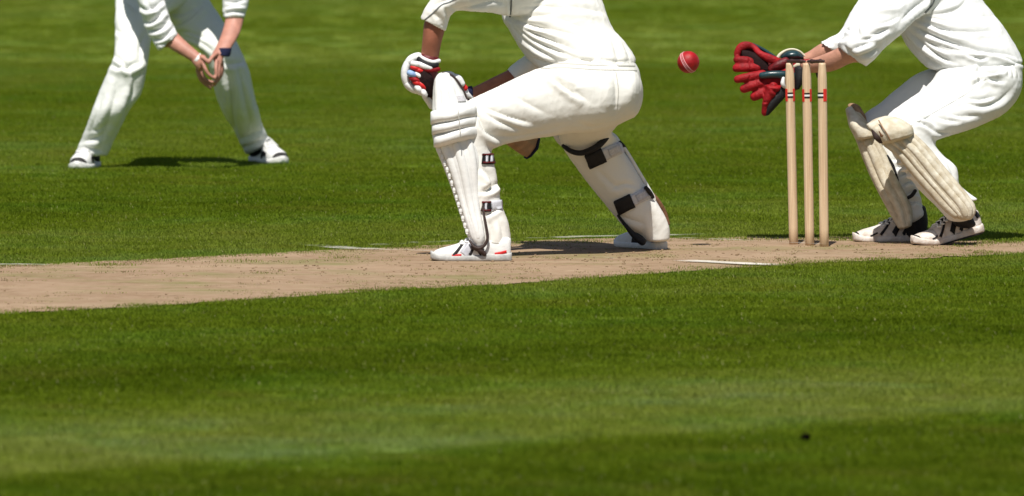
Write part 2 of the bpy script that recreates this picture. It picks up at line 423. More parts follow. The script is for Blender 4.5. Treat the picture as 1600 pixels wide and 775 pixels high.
def pitch_mat():
    m = bpy.data.materials.new('worn_pitch'); m.use_nodes = True; t = m.node_tree; b = t.nodes['Principled BSDF']; L = t.links; N = t.nodes
    geo = N.new('ShaderNodeNewGeometry')
    def noise(sc, de, lo, hi, c0, c1, base=None):
        n = N.new('ShaderNodeTexNoise'); n.inputs['Scale'].default_value = sc; n.inputs['Detail'].default_value = de; n.inputs['Roughness'].default_value = .65
        L.new(geo.outputs['Position'], n.inputs['Vector']); r = N.new('ShaderNodeValToRGB'); r.color_ramp.elements[0].position = lo; r.color_ramp.elements[1].position = hi
        r.color_ramp.elements[0].color = (*c0, 1); r.color_ramp.elements[1].color = (*c1, 1); L.new(n.outputs[0], r.inputs[0]); return r.outputs[0]
    a = noise(1.6, 7, .32, .68, (.225,.143,.083), (.345,.238,.152))
    gr = noise(2.1, 6, .50, .68, (0,0,0), (1,1,1)); dk = noise(7, 6, .58, .74, (0,0,0), (1,1,1))
    def mix(f, x, c, k):
        mm = N.new('ShaderNodeMath'); mm.operation = 'MULTIPLY'; mm.inputs[1].default_value = k; L.new(f, mm.inputs[0])
        q = N.new('ShaderNodeMix'); q.data_type = 'RGBA'; L.new(mm.outputs[0], q.inputs[0]); L.new(x, q.inputs[6]); q.inputs[7].default_value = (*c, 1); return q.outputs[2]
    fi = noise(16, 5, .42, .66, (0,0,0), (1,1,1)); a = mix(fi, a, (.395,.288,.195), .5)
    x = mix(gr, a, (.19,.18,.065), .8); x = mix(dk, x, (.125,.078,.042), .7)
    L.new(x, b.inputs['Base Color']); b.inputs['Roughness'].default_value = .95; b.inputs['Specular IOR Level'].default_value = .1
    mp = N.new('ShaderNodeMapping'); mp.inputs['Rotation'].default_value = (0, 0, -(math.pi/2-TH)); mp.inputs['Scale'].default_value = (.35, 3.5, 1)
    sn = N.new('ShaderNodeTexNoise'); sn.inputs['Scale'].default_value = 2.0; sn.inputs['Detail'].default_value = 6; sn.inputs['Roughness'].default_value = .7; L.new(geo.outputs['Position'], mp.inputs[0]); L.new(mp.outputs[0], sn.inputs['Vector'])
    sr = N.new('ShaderNodeValToRGB'); sr.color_ramp.elements[0].position = .5; sr.color_ramp.elements[1].position = .72; L.new(sn.outputs[0], sr.inputs[0])
    x = mix(sr.outputs[0], x, (.40,.30,.20), .55); L.new(x, b.inputs['Base Color'])
    n = N.new('ShaderNodeTexNoise'); n.inputs['Scale'].default_value = 30; n.inputs['Detail'].default_value = 6; L.new(geo.outputs['Position'], n.inputs['Vector'])
    bp = N.new('ShaderNodeBump'); bp.inputs['Strength'].default_value = .5; bp.inputs['Distance'].default_value = .02; L.new(n.outputs[0], bp.inputs['Height']); L.new(bp.outputs[0], b.inputs['Normal'])
    return m
M['pitch'] = pitch_mat()
nx, ny = 420, 30; V, F = [], []
for i in range(nx+1):
    x = -500+2600*i/nx
    jn = 2.2*mnoise.noise(Vector((x*.03, 1, 0)))+1.6*mnoise.noise(Vector((x*.13, 4, 0))); jf = 1.2*mnoise.noise(Vector((x*.04, 9, 0)))+.8*mnoise.noise(Vector((x*.16, 6, 0)))
    a, b = G(x, edge(NEAR, x)+jn), G(x, edge(FAR, x)+jf)
    for j in range(ny+1):
        p = a+(b-a)*j/ny; z = .0045+.0022*mnoise.noise(Vector((p[0]*5, p[1]*5, 0)))
        V.append((p[0], p[1], z))
for i in range(nx):
    for j in range(ny): q = i*(ny+1)+j; F.append((q, q+ny+1, q+ny+2, q+1))
flat_thing('pitch', V, F, 'pitch', 'structure', label='worn brown strip of the cricket pitch')

def line_mat():
    m = bpy.data.materials.new('worn_chalk'); m.use_nodes = True; t = m.node_tree; b = t.nodes['Principled BSDF']
    b.inputs['Base Color'].default_value = (.70,.66,.58,1); b.inputs['Roughness'].default_value = .9
    geo = t.nodes.new('ShaderNodeNewGeometry'); n = t.nodes.new('ShaderNodeTexNoise'); n.inputs['Scale'].default_value = 5; n.inputs['Detail'].default_value = 7; n.inputs['Roughness'].default_value = .75
    t.links.new(geo.outputs['Position'], n.inputs['Vector'])
    at = t.nodes.new('ShaderNodeAttribute'); at.attribute_name = 'wear'
    ad = t.nodes.new('ShaderNodeMath'); ad.operation = 'SUBTRACT'; t.links.new(n.outputs[0], ad.inputs[0]); t.links.new(at.outputs['Fac'], ad.inputs[1])
    r = t.nodes.new('ShaderNodeMapRange'); r.inputs['From Min'].default_value = -.16; r.inputs['From Max'].default_value = .22; t.links.new(ad.outputs[0], r.inputs['Value'])
    tr = t.nodes.new('ShaderNodeBsdfTransparent'); ms = t.nodes.new('ShaderNodeMixShader')
    t.links.new(r.outputs[0], ms.inputs[0]); t.links.new(tr.outputs[0], ms.inputs[1]); t.links.new(b.outputs[0], ms.inputs[2]); t.links.new(ms.outputs[0], t.nodes['Material Output'].inputs[0])
    return m
M['chalk'] = line_mat()
def crease(name, px, width, wear, label, z=.0095):
    """px: pixel stations on the ground, wear: 0 fresh .. 1 gone, one per station"""
    Q = np.array([G(*p) for p in px]); n = 60; V, Wt = [], []
    cum = np.r_[0, np.cumsum(np.linalg.norm(np.diff(Q[:, :2], axis=0), axis=1))]
    for i in range(n+1):
        s = cum[-1]*i/n; x, y = np.interp(s, cum, Q[:, 0]), np.interp(s, cum, Q[:, 1]); k = min(np.searchsorted(cum, s, 'right')-1, len(cum)-2)
        d = Q[k+1, :2]-Q[k, :2]; d /= np.linalg.norm(d); nn = np.array([-d[1], d[0]])
        for sg in (-1, 1):
            p = np.array([x, y])+nn*width/2*sg; V.append((p[0], p[1], z)); Wt.append(float(np.interp(s, cum, wear)))
    F = [(2*i, 2*i+2, 2*i+3, 2*i+1) for i in range(n)]
    o = flat_thing(name, V, F, 'chalk', 'structure', label=label)
    at = o.data.attributes.new('wear', 'FLOAT', 'POINT'); at.data.foreach_set('value', Wt)
crease('popping_crease', [(405,380),(480,385),(540,391),(700,396),(820,402),(1060,410),(1080,411),(1180,416),(1235,418)], .10, [.76,.68,.55,.66,.72,.68,.38,.38,.74], 'worn white popping crease line crossing the pitch')
crease('return_crease', [(520,392),(600,386.5),(690,381.5),(860,376),(905,374),(1010,372.5),(1140,369)], .085, [.72,.66,.64,.70,.54,.56,.78], 'worn white return crease line along the far pitch edge', .0125)
crease('bowling_crease', [(940,371.5),(1150,380.5),(1265,386),(1330,389)], .05, [.66,.66,.66,.7], 'faint white bowling crease line under the stumps', .0155)
crease('chalk_mark', [(-40,418.5),(8,417.5),(30,417.5),(75,418.5)], .07, [.66,.46,.5,.72], 'short white chalk mark at the pitch edge', .0125)

# grass: one uncountable mass of blades on points
def tuft(nb, rad, h, seed, lean=.5, wd=.0016):
    r = random.Random(seed); V, F, T = [], [], []
    for i in range(nb):
        a, d = r.uniform(0, 2*math.pi), rad*math.sqrt(r.random()); x, y = d*math.cos(a), d*math.sin(a)
        b = r.uniform(0, 2*math.pi); hh = h*r.uniform(.55, 1.15); le = hh*lean*r.uniform(.2, 1.2); la = r.uniform(0, 2*math.pi); w_ = wd*r.uniform(.7, 1.4)
        dx, dy = w_*math.cos(b), w_*math.sin(b); lx, ly = le*math.cos(la), le*math.sin(la); o = len(V)
        V += [(x-dx, y-dy, -.002), (x+dx, y+dy, -.002), (x+lx*.4+dx*.7, y+ly*.4+dy*.7, hh*.62), (x+lx*.4-dx*.7, y+ly*.4-dy*.7, hh*.62), (x+lx, y+ly, hh)]
        F += [(o, o+1, o+2, o+3), (o+3, o+2, o+4)]; t_ = r.random(); T += [t_]*5
    me = newmesh('grass_tuft', V, F); at = me.attributes.new('tint', 'FLOAT', 'POINT'); at.data.foreach_set('value', T); return me
def scatter(name, pts, scales, tufts, material, label):
    me = newmesh(name, pts, []); at = me.attributes.new('sc', 'FLOAT', 'POINT'); at.data.foreach_set('value', scales)
    o = bpy.data.objects.new(name, me); COL.objects.link(o); o['kind'] = 'stuff'; o['label'] = label; o['category'] = 'grass'
    ng = bpy.data.node_groups.new(name, 'GeometryNodeTree'); ng.interface.new_socket('Geometry', in_out='INPUT', socket_type='NodeSocketGeometry'); ng.interface.new_socket('Geometry', in_out='OUTPUT', socket_type='NodeSocketGeometry')
    N, L = ng.nodes, ng.links; gi, go = N.new('NodeGroupInput'), N.new('NodeGroupOutput')
    gg = N.new('GeometryNodeGeometryToInstance')
    for tme in tufts:
        tme.materials.append(material)
        to = bpy.data.objects.new('grass_tuft', tme)                       # not linked to the scene: only the source of instances
        oi = N.new('GeometryNodeObjectInfo'); oi.inputs['Object'].default_value = to; L.new(oi.outputs['Geometry'], gg.inputs[0])
    # each tuft its own instance so that Pick Instance can choose
    gi2 = N.new('GeometryNodeJoinGeometry'); N.remove(gg)
    for oi in [n for n in N if n.bl_idname == 'GeometryNodeObjectInfo']:
        q = N.new('GeometryNodeGeometryToInstance'); L.new(oi.outputs['Geometry'], q.inputs[0]); L.new(q.outputs[0], gi2.inputs[0])
    ip = N.new('GeometryNodeInstanceOnPoints'); L.new(gi.outputs[0], ip.inputs['Points']); L.new(gi2.outputs[0], ip.inputs['Instance']); ip.inputs['Pick Instance'].default_value = True
    rv = N.new('FunctionNodeRandomValue'); rv.data_type = 'FLOAT_VECTOR'; rv.inputs[0].default_value = (0, 0, 0); rv.inputs[1].default_value = (0, 0, 2*math.pi)
    L.new(rv.outputs[0], ip.inputs['Rotation'])
    na = N.new('GeometryNodeInputNamedAttribute'); na.data_type = 'FLOAT'; na.inputs['Name'].default_value = 'sc'; L.new(na.outputs[0], ip.inputs['Scale'])
    L.new(ip.outputs[0], go.inputs[0]); md = o.modifiers.new('scatter', 'NODES'); md.node_group = ng
    return o
def turf_points(n, y0, y1):
    # even spread over the field of view with a margin to each side
    Y = np.sqrt(rng.uniform(y0**2, y1**2, n)); X = rng.uniform(-1, 1, n)*(860/FPX*Y+.7)
    return np.stack([X, Y, np.zeros(n)], 1)
pts = np.concatenate([turf_points(26000, 24.5, 42), turf_points(30000, 42, 62), turf_points(15000, 62, 92)])
pp = project(pts); en, ef = edge(NEAR, pp[:, 0]), edge(FAR, pp[:, 0])
j1 = rng.normal(.8, 1.2, len(pts))-rng.exponential(1.6, len(pts)); jf = rng.normal(-.8, 1.0, len(pts))+rng.exponential(2.2, len(pts))
inside = (pp[:, 1] < en+1.5+j1) & (pp[:, 1] > ef-1.0+jf)
gp = pts[~inside]; scatter('grass', gp, rng.uniform(.75, 1.15, len(gp)), [tuft(80, .085, .0135, s, .7, .0014) for s in range(6)], M['blades'], 'short mown green grass of the field')
# dry stubble on the pitch
m = mat('dry_stubble', (.29,.225,.12), .9, 0, 10, 0, 10, .1, col2=(.16,.175,.04), n2scale=1.6)
t1 = turf_points(26000, 34, 44.5); pp = project(t1); en, ef = edge(NEAR, pp[:, 0]), edge(FAR, pp[:, 0])
keep = (pp[:, 1] < en-1) & (pp[:, 1] > ef+1)
dens = np.array([.5+.5*mnoise.noise(Vector((p[0]*1.1, p[1]*1.1, 3))) for p in t1]); edgeboost = np.exp(-np.minimum(en-pp[:, 1], pp[:, 1]-ef)/4)
keep &= rng.random(len(t1)) < (.03+.22*np.clip(dens-.4, 0, 1)+.7*edgeboost)
sp = t1[keep]; sp[:, 2] = .004; scatter('dry_grass', sp, rng.uniform(.5, 1.0, len(sp)), [tuft(26, .08, .006, 50+s, 1.6, .0016) for s in range(4)], m, 'sparse dry grass stubble on the worn pitch')

# loose crumbs of soil scuffed up on the pitch, most of them round the footholes
cp = []
for (x, y, n, sx, sy) in ((565,425,90,.35,.5), (1000,405,110,.3,.35), (740,420,60,.5,.4), (1290,392,70,.4,.3), (1180,398,60,.5,.4), (300,445,70,1.0,.8), (850,405,60,.4,.4), (100,450,50,.8,.8)):
    c = G(x, y); cp.append(np.stack([rng.normal(c[0], sx, n), rng.normal(c[1], sy, n), np.full(n, .006)], 1))
cp = np.concatenate(cp); q = project(cp); cp = cp[(q[:, 1] < edge(NEAR, q[:, 0])-2) & (q[:, 1] > edge(FAR, q[:, 0])+2)]
crumbs = []
for k in range(4):
    V, F = ellipsoid((0,0,0), (.0032,.0028,.0018), 8, 5); V = np.array([v*(1+.6*mnoise.noise(Vector(v*260)+Vector((k*9,0,0)))) for v in V]); crumbs.append(newmesh('soil_crumb', V, F))
cs = scatter('loose_soil', cp, rng.uniform(.4, 1.7, len(cp))**1.5, crumbs, mat('soil', (.30,.215,.135), .95, 0, 30, 0, 10, .05, col2=(.20,.135,.08), n2scale=60), 'loose crumbs of soil scuffed up on the pitch')
cs['category'] = 'soil'

# ------------------------------------------------------------------ wicket
def lathe(prof, seg=20):
    V, F = [], []
    for r, z in prof:
        for j in range(seg): a = 2*math.pi*j/seg; V.append((r*math.cos(a), r*math.sin(a), z))
    F = ringfaces(len(prof), seg); c = len(V); V += [(0, 0, prof[0][1]), (0, 0, prof[-1][1])]
    for j in range(seg): F.append((c, (j+1) % seg, j)); b = (len(prof)-1)*seg; F.append((c+1, b+j, b+(j+1) % seg))
    return np.array(V, float), F
def orient(V, a, b):
    """place a lathe's z axis from a to b (unit z = unit length)"""
    z = b-a; z = z/np.linalg.norm(z); x = np.cross([0, 1.0, 0], z); x /= np.linalg.norm(x); y = np.cross(z, x)
    return a + V[:, :1]*x + V[:, 1:2]*y + V[:, 2:3]*z
stump_px = [((1240.5,384.5), (1233.5,97)), ((1265.5,386), (1260,97.5)), ((1288,386.5), (1284.5,97))]
slab = ['ash wood cricket stump leftmost of the three, nearest the red gloves', 'ash wood cricket stump in the middle of the three', 'ash wood cricket stump rightmost of the three, nearest the wicketkeeper pads']
TOPS = []
for (b, t), lab, k in zip(stump_px, slab, (-1, 0, 1)):
    base = STUMP0+np.array([*(cdir*k*.0955), 0])
    pb = P(b[0], b[1], base[1]); pb[2] = -.03; top = P(t[0], t[1], base[1]); H = np.linalg.norm(top-pb)
    T = Thing('stump', lab, 'stump', base, 'stumps of the wicket'); r = .0178
    prof = [(r*.98, 0), (r, .1), (r, H-.075), (r*.99, H-.06), (r*.9, H-.035), (r*.78, H-.012), (r*.74, H-.004), (r*.5, H-.003), (r*.42, H-.006)]
    v, f = lathe([(r*.98, 0)]+[(r, z) for z in np.linspace(.1, H-.075, 8)]+prof[3:], 24); T.part('shaft', (orient(v, pb, top), f), 'stump')
    ax = (top-pb)/H
    def strip(a0, a1, z0, z1, off):
        V, F = [], []; n = 8
        for i in range(n+1):
            a = math.radians(a0+(a1-a0)*i/n)
            for rr, z in ((r-.002, z0), (r+off, z0), (r+off, z1), (r-.002, z1)): V.append((rr*math.cos(a), rr*math.sin(a), z))
        for i in range(n):
            for q in range(3): F.append((i*4+q, i*4+q+1, i*4+q+5, i*4+q+4))
        F += [(0, 1, 2, 3), (n*4+3, n*4+2, n*4+1, n*4)]
        return orient(np.array(V), pb, top), F
    zc = H-.127
    sh = {-1: 0, 0: 0, 1: -42}[k]                                      # the right stump stands turned
    # angles: 270 faces the camera for this frame; check by side
    c = 90 if orient(np.array([[0, 1.0, 0]]), pb, top)[0][1] < pb[1] else 270
    s_ = 1 if orient(np.array([[1.0, 0, 0]]), pb, top)[0][0] > pb[0] else -1
    def A(d): return c - s_*d if c == 90 else c + s_*d                  # d: degrees to the viewer's right
    for d in ((-60, 60) if k < 1 else (34,)):
        T.part('red_band', strip(A(d-25), A(d+25), zc-.024, zc+.024, .0012), 'paint_red', smooth=False)
    for z0, z1, m_ in ((.004, .010, 'paint_black'), (-.004, .003, 'paint_white'), (-.011, -.005, 'paint_black')):
        d0, d1 = (-34, 34) if k < 1 else (-80, 8)
        T.part('printed_stripe', strip(A(d0), A(d1), zc+z0, zc+z1, .0009), m_, smooth=False)
    TOPS.append(top)
for a, b, lab in ((0, 1, 'dark wooden bail bridging the left and middle stumps'), (1, 2, 'dark wooden bail bridging the middle and right stumps')):
    A0, B0 = TOPS[a]+np.array([0, 0, .0035]), TOPS[b]+np.array([0, 0, .0035]); d = (B0-A0); d /= np.linalg.norm(d)
    if a == 0: A0 = A0-d*.012; B0 = B0-d*.007
    else: A0 = A0+d*.007; B0 = B0+d*.012
    L_ = np.linalg.norm(B0-A0); T = Thing('bail', lab, 'bail', A0, 'bails on the stumps')
    prof = [(.004, 0), (.0055, .004), (.0055, .016), (.0085, .019), (.0092, .026), (.0075, .032), (.0068, L_*.5), (.0075, L_-.03), (.0092, L_-.024), (.0085, L_-.018), (.0055, L_-.014), (.0055, L_-.004), (.004, L_)]
    v, f = lathe(prof, 14); T.part('spindle', (orient(v, A0, B0), f), 'bail')

# ------------------------------------------------------------------ ball
bc = P(1075.5, 97, 39.75); br = .0425
T = Thing('cricket_ball', 'red leather cricket ball in flight between batsman and stumps', 'ball', bc)
T.part('leather', ellipsoid(bc, (br,)*3, 40, 24), 'ball')
ax = np.array([.80, -.33, .50]); ax /= np.linalg.norm(ax); e1 = np.cross(ax, [0, 1, 0]); e1 /= np.linalg.norm(e1); e2 = np.cross(ax, e1)
for off in (-.0075, .0035, -.002):
    rr = math.sqrt(br*br-off*off); wv = .002 if off != -.002 else .0009
    V, F = [], []; n = 96
    for i in range(n):
        a = 2*math.pi*i/n; q = math.cos(a)*e1+math.sin(a)*e2; k = 1+.006*(i % 2)
        for da, dr in ((-wv, -.001), (-wv*.7, .0012), (wv*.7, .0012), (wv, -.001)): V.append(bc+ax*(off-0+da)+q*(rr+dr)*k)
    for i in range(n):
        for q in range(4): F.append((i*4+q, i*4+(q+1) % 4, ((i+1) % n)*4+(q+1) % 4, ((i+1) % n)*4+q))
    T.part('seam', (np.array(V), F), 'seam')

# ------------------------------------------------------------------ shoes
ST = [0, .04, .1, .2, .3, .4, .5, .6, .7, .8, .88, .95, 1.0]
WD = [.020, .030, .036, .038, .037, .037, .040, .045, .049, .049, .044, .032, .012]
TP = [.088, .094, .096, .098, .102, .100, .092, .078, .066, .058, .052, .044, .030]
def shoe(T, heel, yaw, length=.30, lift=0.0, up='shoe_white', sole='sole', accents=(), laces=None, roll=0.0, name='shoe', label=None, hk=1.0):
    """heel: ground point under the heel; yaw: direction of the toe; lift: degrees the heel is raised"""
    heel = np.array(heel, float); f = np.array([math.cos(yaw), math.sin(yaw), 0]); l = np.array([-math.sin(yaw), math.cos(yaw), 0]); u = np.array([0, 0, 1.0])
    cl, sl2 = math.cos(math.radians(lift)), math.sin(math.radians(lift))
    piv = .72*length
    def W(x, y, z):
        if x < piv: dx, dz = x-piv, z; x, z = piv+dx*cl+dz*sl2, -dx*sl2+dz*cl
        return heel+f*x+l*y+u*z
    def sp(A, s): return float(np.interp(s, ST, A))
    def spring(s): return .012*max(0, (s-.8)/.2)**2
    def surf(s, a, off=0.0):
        w_, tp = sp(WD, s), sp(TP, s)*hk; zb = .022+spring(s); c, q = math.cos(a), math.sin(a)
        y = (w_+off)*math.copysign(abs(c)**.75, c); z = zb+(tp-zb+off)*max(q, 0)**.8 if q >= 0 else zb-.008*abs(q)
        if s > .3 and q > 0: y *= 1-.30*q*max(0, min(1, (.75-s)/.3))
        return W(s*length, y, z)
    def loftm(fn, n=40, seg=28):
        R = [[fn(i/n, 2*math.pi*j/seg) for j in range(seg)] for i in range(n+1)]
        V = [v for r in R for v in r]; F = ringfaces(n+1, seg); c = len(V); V += [np.mean(R[0], axis=0), np.mean(R[-1], axis=0)]
        for j in range(seg): F.append((c, (j+1) % seg, j)); b = n*seg; F.append((c+1, b+j, b+(j+1) % seg))
        return np.array(V), F
    up_o = T.part(name, loftm(surf), up, label=label)
    def solef(s, a):
        w_ = sp(WD, s)+.005; z1 = .030+spring(s)+(.006 if s < .35 else 0); z0 = spring(s)*.9; c, q = math.cos(a), math.sin(a)
        return W(s*(length+.008)-.004, w_*math.copysign(abs(c)**.6, c), (z0+z1)/2+(z1-z0)/2*math.copysign(abs(q)**.5, q))
    T.part('sole', loftm(solef), sole, up_o)
    def tread(s, a):
        w_ = sp(WD, s)+.002; z1 = .008+spring(s); z0 = -.004+spring(s)*.9; c, q = math.cos(a), math.sin(a)
        return W(s*length, w_*math.copysign(abs(c)**.6, c), (z0+z1)/2+(z1-z0)/2*math.copysign(abs(q)**.5, q))
    T.part('tread', loftm(tread, 24, 20), 'rubber', up_o)
    for (nm, m_, pts, wd) in accents:                   # strips: (name, material, [(s, angle deg)...], half width m)
        Q = np.array([(s, a) for s, a in pts], float); n = 10; V, F = [], []
        for i in range(n+1):
            s, a = spline(Q, (len(Q)-1)*i/n) if len(Q) > 2 else Q[0]+(Q[1]-Q[0])*i/n
            e = spline(Q, min((len(Q)-1), (len(Q)-1)*i/n+.1)) if len(Q) > 2 else Q[1]
            b_ = spline(Q, max(0, (len(Q)-1)*i/n-.1)) if len(Q) > 2 else Q[0]
            d = np.array([(e-b_)[0]*length, math.radians((e-b_)[1])*.06]); d /= np.linalg.norm(d)+1e-9; nn = np.array([-d[1], d[0]])
            for k, o in ((-1, -.003), (-1, .0022), (-.33, .0026), (.33, .0026), (1, .0022), (1, -.003)):
                s2 = s+nn[0]*wd*k/length; a2 = a+math.degrees(nn[1]*wd*k/.06); V.append(surf(min(max(s2, 0), 1), math.radians(a2), o))
        for i in range(n):
            for k in range(5): q = i*6+k; F.append((q, q+1, q+7, q+6))
        T.part(nm, (np.array(V), F), m_, up_o)
    if laces:
        for s in (.44, .50, .56, .62):
            q = [surf(s+.02*math.sin(a*6), math.radians(a), .003) for a in (48, 62, 76, 90, 104, 118, 132)]
            T.part('lace', tube3(q, .0032, 8, 2), laces, up_o)
    return up_o
RAD = math.radians

# ------------------------------------------------------------------ batsman
ft = G(740, 409); bt = G(1025, 391)
T = Thing('person', 'batsman in cream whites and pads, crouching side-on over the crease', 'person', G(880, 400))
leg_back = Loft([(842,95,991,95,39.40,.135),(856,112,1000,114,39.41,.155),(870,140,1000,138,39.42,.165),(880,165,991,164,39.44,.155),(880,186,975,186,39.47,.125),(872,203,956,206,39.52,.10),
   (880,232,962,214,39.58,.085),(898,258,972,232,39.62,.078),(920,288,990,262,39.65,.072),(948,323,1014,300,39.68,.066),(975,352,1036,331,39.70,.06),(1000,366,1046,354,39.71,.052),(1011,376,1046,374,39.71,.046)], pw=2.15, cap=.15)
leg_front = Loft([(985,108,985,186,39.36,.13),(930,97,940,204,39.28,.14),(880,97,895,208,39.22,.125),(843,106,856,213,39.17,.11),(793,128,812,220,39.10,.097),(755,146,785,226,39.04,.09),(728,160,774,231,39.0,.085),
   (706,190,768,236,38.98,.08),(706,235,771,250,38.97,.075),(714,285,779,292,38.95,.07),(726,325,785,324,38.94,.068),(737,353,794,348,38.93,.066),(744,385,799,381,38.92,.06)], pw=2.1, hem=.02)
VF = fuse([leg_back, leg_front], .0050, 5)
VF = folds(VF, [
  ([(728,163),(748,185),(760,205),(785,222)], .010, 5), ([(738,160),(775,175),(800,184),(836,194)], .008, 5), ([(745,170),(780,190),(815,203)], .007, 5),
  ([(800,148),(830,165),(855,178)], .004, 6), ([(842,103),(858,116),(872,128),(890,142),(903,152)], .011, 4.5), ([(872,110),(890,120),(905,130)], .006, 4), ([(850,103),(866,114),(878,128)], -.006, 4),
  ([(898,140),(918,158)], .005, 6), ([(755,205),(790,214),(840,208),(880,196)], .006, 8), ([(960,120),(963,150),(962,175)], .006, 9), ([(988,118),(985,140),(972,172)], .005, 10, 'r'),
  ([(752,262),(765,275),(770,290),(758,302)], .010, 5), ([(750,300),(766,296),(780,284)], .010, 4.5), ([(755,340),(770,330),(784,322)], .006, 4), ([(764,345),(768,362),(765,382)], .006, 5), ([(780,345),(785,365),(786,382)], .004, 5),
  ([(930,262),(960,290),(978,296)], .005, 5), ([(955,295),(975,288),(994,290)], .006, 4), ([(960,335),(990,345),(1008,350)], .005, 5), ([(1016,330),(1020,355),(1020,378)], .005, 5),
  ([(900,190),(925,200),(950,190)], .005, 9)], .0022, 11, seed=3)
BT = VF; bt_tree = bvh(VF)
tr = T.part('trousers', VF, 'cream')
for pts_, wd_ in (([(846,101),(880,99.5),(930,102),(992,103)], 1.0), ([(845,107),(885,106),(935,109),(995,110)], .8), ([(962,112),(966,140),(964,170)], .7), ([(768,379),(785,381),(798,379.5)], .9)):
    q = ribbon(bt_tree, pts_, wd_, .0015)
    if q: T.part('stitching', q, 'soft_line', tr, smooth=False)
torso = Loft([(840,102,991,101,39.40,.15),(824,91,992,90,39.41,.158),(808,67,977,66,39.43,.16),(794,44,959,47,39.455,.162),(785,27,950,28,39.475,.165),(783,-5,940,-3,39.515,.17),(785,-45,926,-45,39.56,.172),(796,-80,900,-85,39.59,.15),(820,-102,868,-108,39.60,.09)])
slv_n = Loft([(868,-66,862,20,39.44,.09),(815,-58,800,25,39.33,.085),(768,-48,768,20,39.20,.078),(728,-40,738,17.5,39.08,.072),(692,-28,715,17,39.06,.068),(671,2,705,22,39.05,.064),(664,13,702,31,39.05,.062),(657,28,697,48,39.05,.06)], hem=.03)
slv_f = Loft([(850,30,905,60,39.62,.07),(826,80,862,104,39.52,.06),(807,96,833,120,39.50,.05),(793,109,810,128,39.48,.045)], hem=.02)
VF = fuse([torso, slv_n, slv_f], .0050, 5)
VF = folds(VF, [
  ([(798,28),(830,40),(862,47)], .010, 4), ([(799,32),(835,52),(868,66),(905,82)], .011, 4), ([(800,34),(828,58),(862,76),(900,90)], .010, 4), ([(802,38),(820,62),(850,82),(872,94)], .009, 4),
  ([(805,28),(850,44),(895,54),(915,62)], .007, 5), ([(800,25),(840,26),(870,20)], .006, 5), ([(802,15),(830,10),(870,12),(935,18)], .005, 5), ([(830,4),(870,-6)], .005, 5),
  ([(870,30),(905,42),(930,60)], .005, 7), ([(830,90),(850,98),(872,99)], .010, 4.5), ([(908,94),(920,96),(930,93)], .011, 3.2), ([(870,97),(900,93),(925,96)], .006, 4), ([(940,97),(970,103),(990,101)], .006, 3.5), ([(935,92),(965,97),(989,94)], .005, 3),
  ([(955,60),(962,80),(965,98)], .004, 5), ([(972,66),(980,82),(984,98)], .004, 4), ([(890,10),(920,14),(948,22)], .004, 5),
  ([(700,8),(712,14),(730,12),(760,6)], .006, 5), ([(694,10),(698,24),(697,40)], .008, 4), ([(672,10),(690,4),(710,-4)], .007, 5), ([(740,8),(770,2),(795,6)], .004, 5), ([(680,22),(688,30),(690,42)], .005, 4),
  ([(798,-5),(797,25)], .007, 3)], .003, 12, seed=11)
sh_tree = bvh(VF); sh = T.part('shirt', VF, 'shirt_cream')
for pts_, wd_ in (([(799,-6),(798.5,12),(797,27)], 1.1), ([(722,-8),(703,3),(690,8),(677,20),(664,31)], .9)):
    q = ribbon(sh_tree, pts_, wd_, .002)
    if q: T.part('piping', q, 'grey_piping', sh)
fa_n = Loft([(667,22,694,30,39.05,.04),(662,38,695,47,39.05,.044),(660,60,690,66,39.05,.04),(658,80,686,88,39.06,.034),(657,96,682,102,39.07,.032)])
fa_f = Loft([(815,95,840,118,39.51,.038),(795,108,815,130,39.48,.036),(768,121,782,144,39.36,.032),(740,135,748,156,39.24,.027),(722,140,726,158,39.18,.026)])
head_c = P(800, -150, 39.55)
body = fuse([leg_back.shrunk(.72), leg_front.shrunk(.72), torso.shrunk(.8), slv_n.shrunk(.62), slv_f.shrunk(.6), fa_n, fa_f, tube3([P(840,-95,39.59), head_c], .055), ellipsoid(head_c, (.092,.078,.118)), ellipsoid(head_c+np.array([-.095,0,-.01]), (.02,.012,.02))], .007, 5)
T.part('body', body, 'skin_tan')
T.part('hair', ellipsoid(head_c+np.array([.012,0,.022]), (.092,.085,.108)), 'hair')

# front pad: shell, top flap, knee rolls, canes, straps
pad = Loft([(675,178,738,172,38.965,.07),(676,215,742,205,38.955,.075),(684,234,748,222,38.95,.075),(693,255,753,250,38.94,.073),(702,278,753,276,38.935,.07),(711,304,753,302,38.93,.066),(719,329,754,326,38.915,.06),(727,354,758,350,38.90,.056),(734,373,760,370,38.89,.05),(740,382,757,380,38.885,.04)], pw=2.3, cap=.9)
po = T.part('leg_pad', pad, 'pad_white', label='white batting pad on the front leg')
flap = Loft([(688,118,703,118,38.99,.025),(680,122,710,124,38.98,.038),(677,136,719,138,38.975,.046),(676,152,727,152,38.97,.052),(675,172,733,166,38.965,.06)], pw=2.6, cap=1.0)
T.part('top_flap', flap, 'pad_white', po)
edge_pts = [(690,113.5,39.0),(701,115,39.0),(711,122,39.0),(720,134,39.0),(727,147,39.0),(731,160,39.0)]
T.part('binding', ptube(edge_pts, 1.6), 'dark_edge', po)
for a_, b_ in ((128,128),(104,104),(80,80)):
    T.part('cane', along(flap, .6, 3.9, a_, b_, [7,8.5,8], -.012, flat=.9), 'pad_white', po)
q = patch(flap, 2.75, 3.35, 30, 68, .005); T.part('size_label', q, 'label_grey', po)
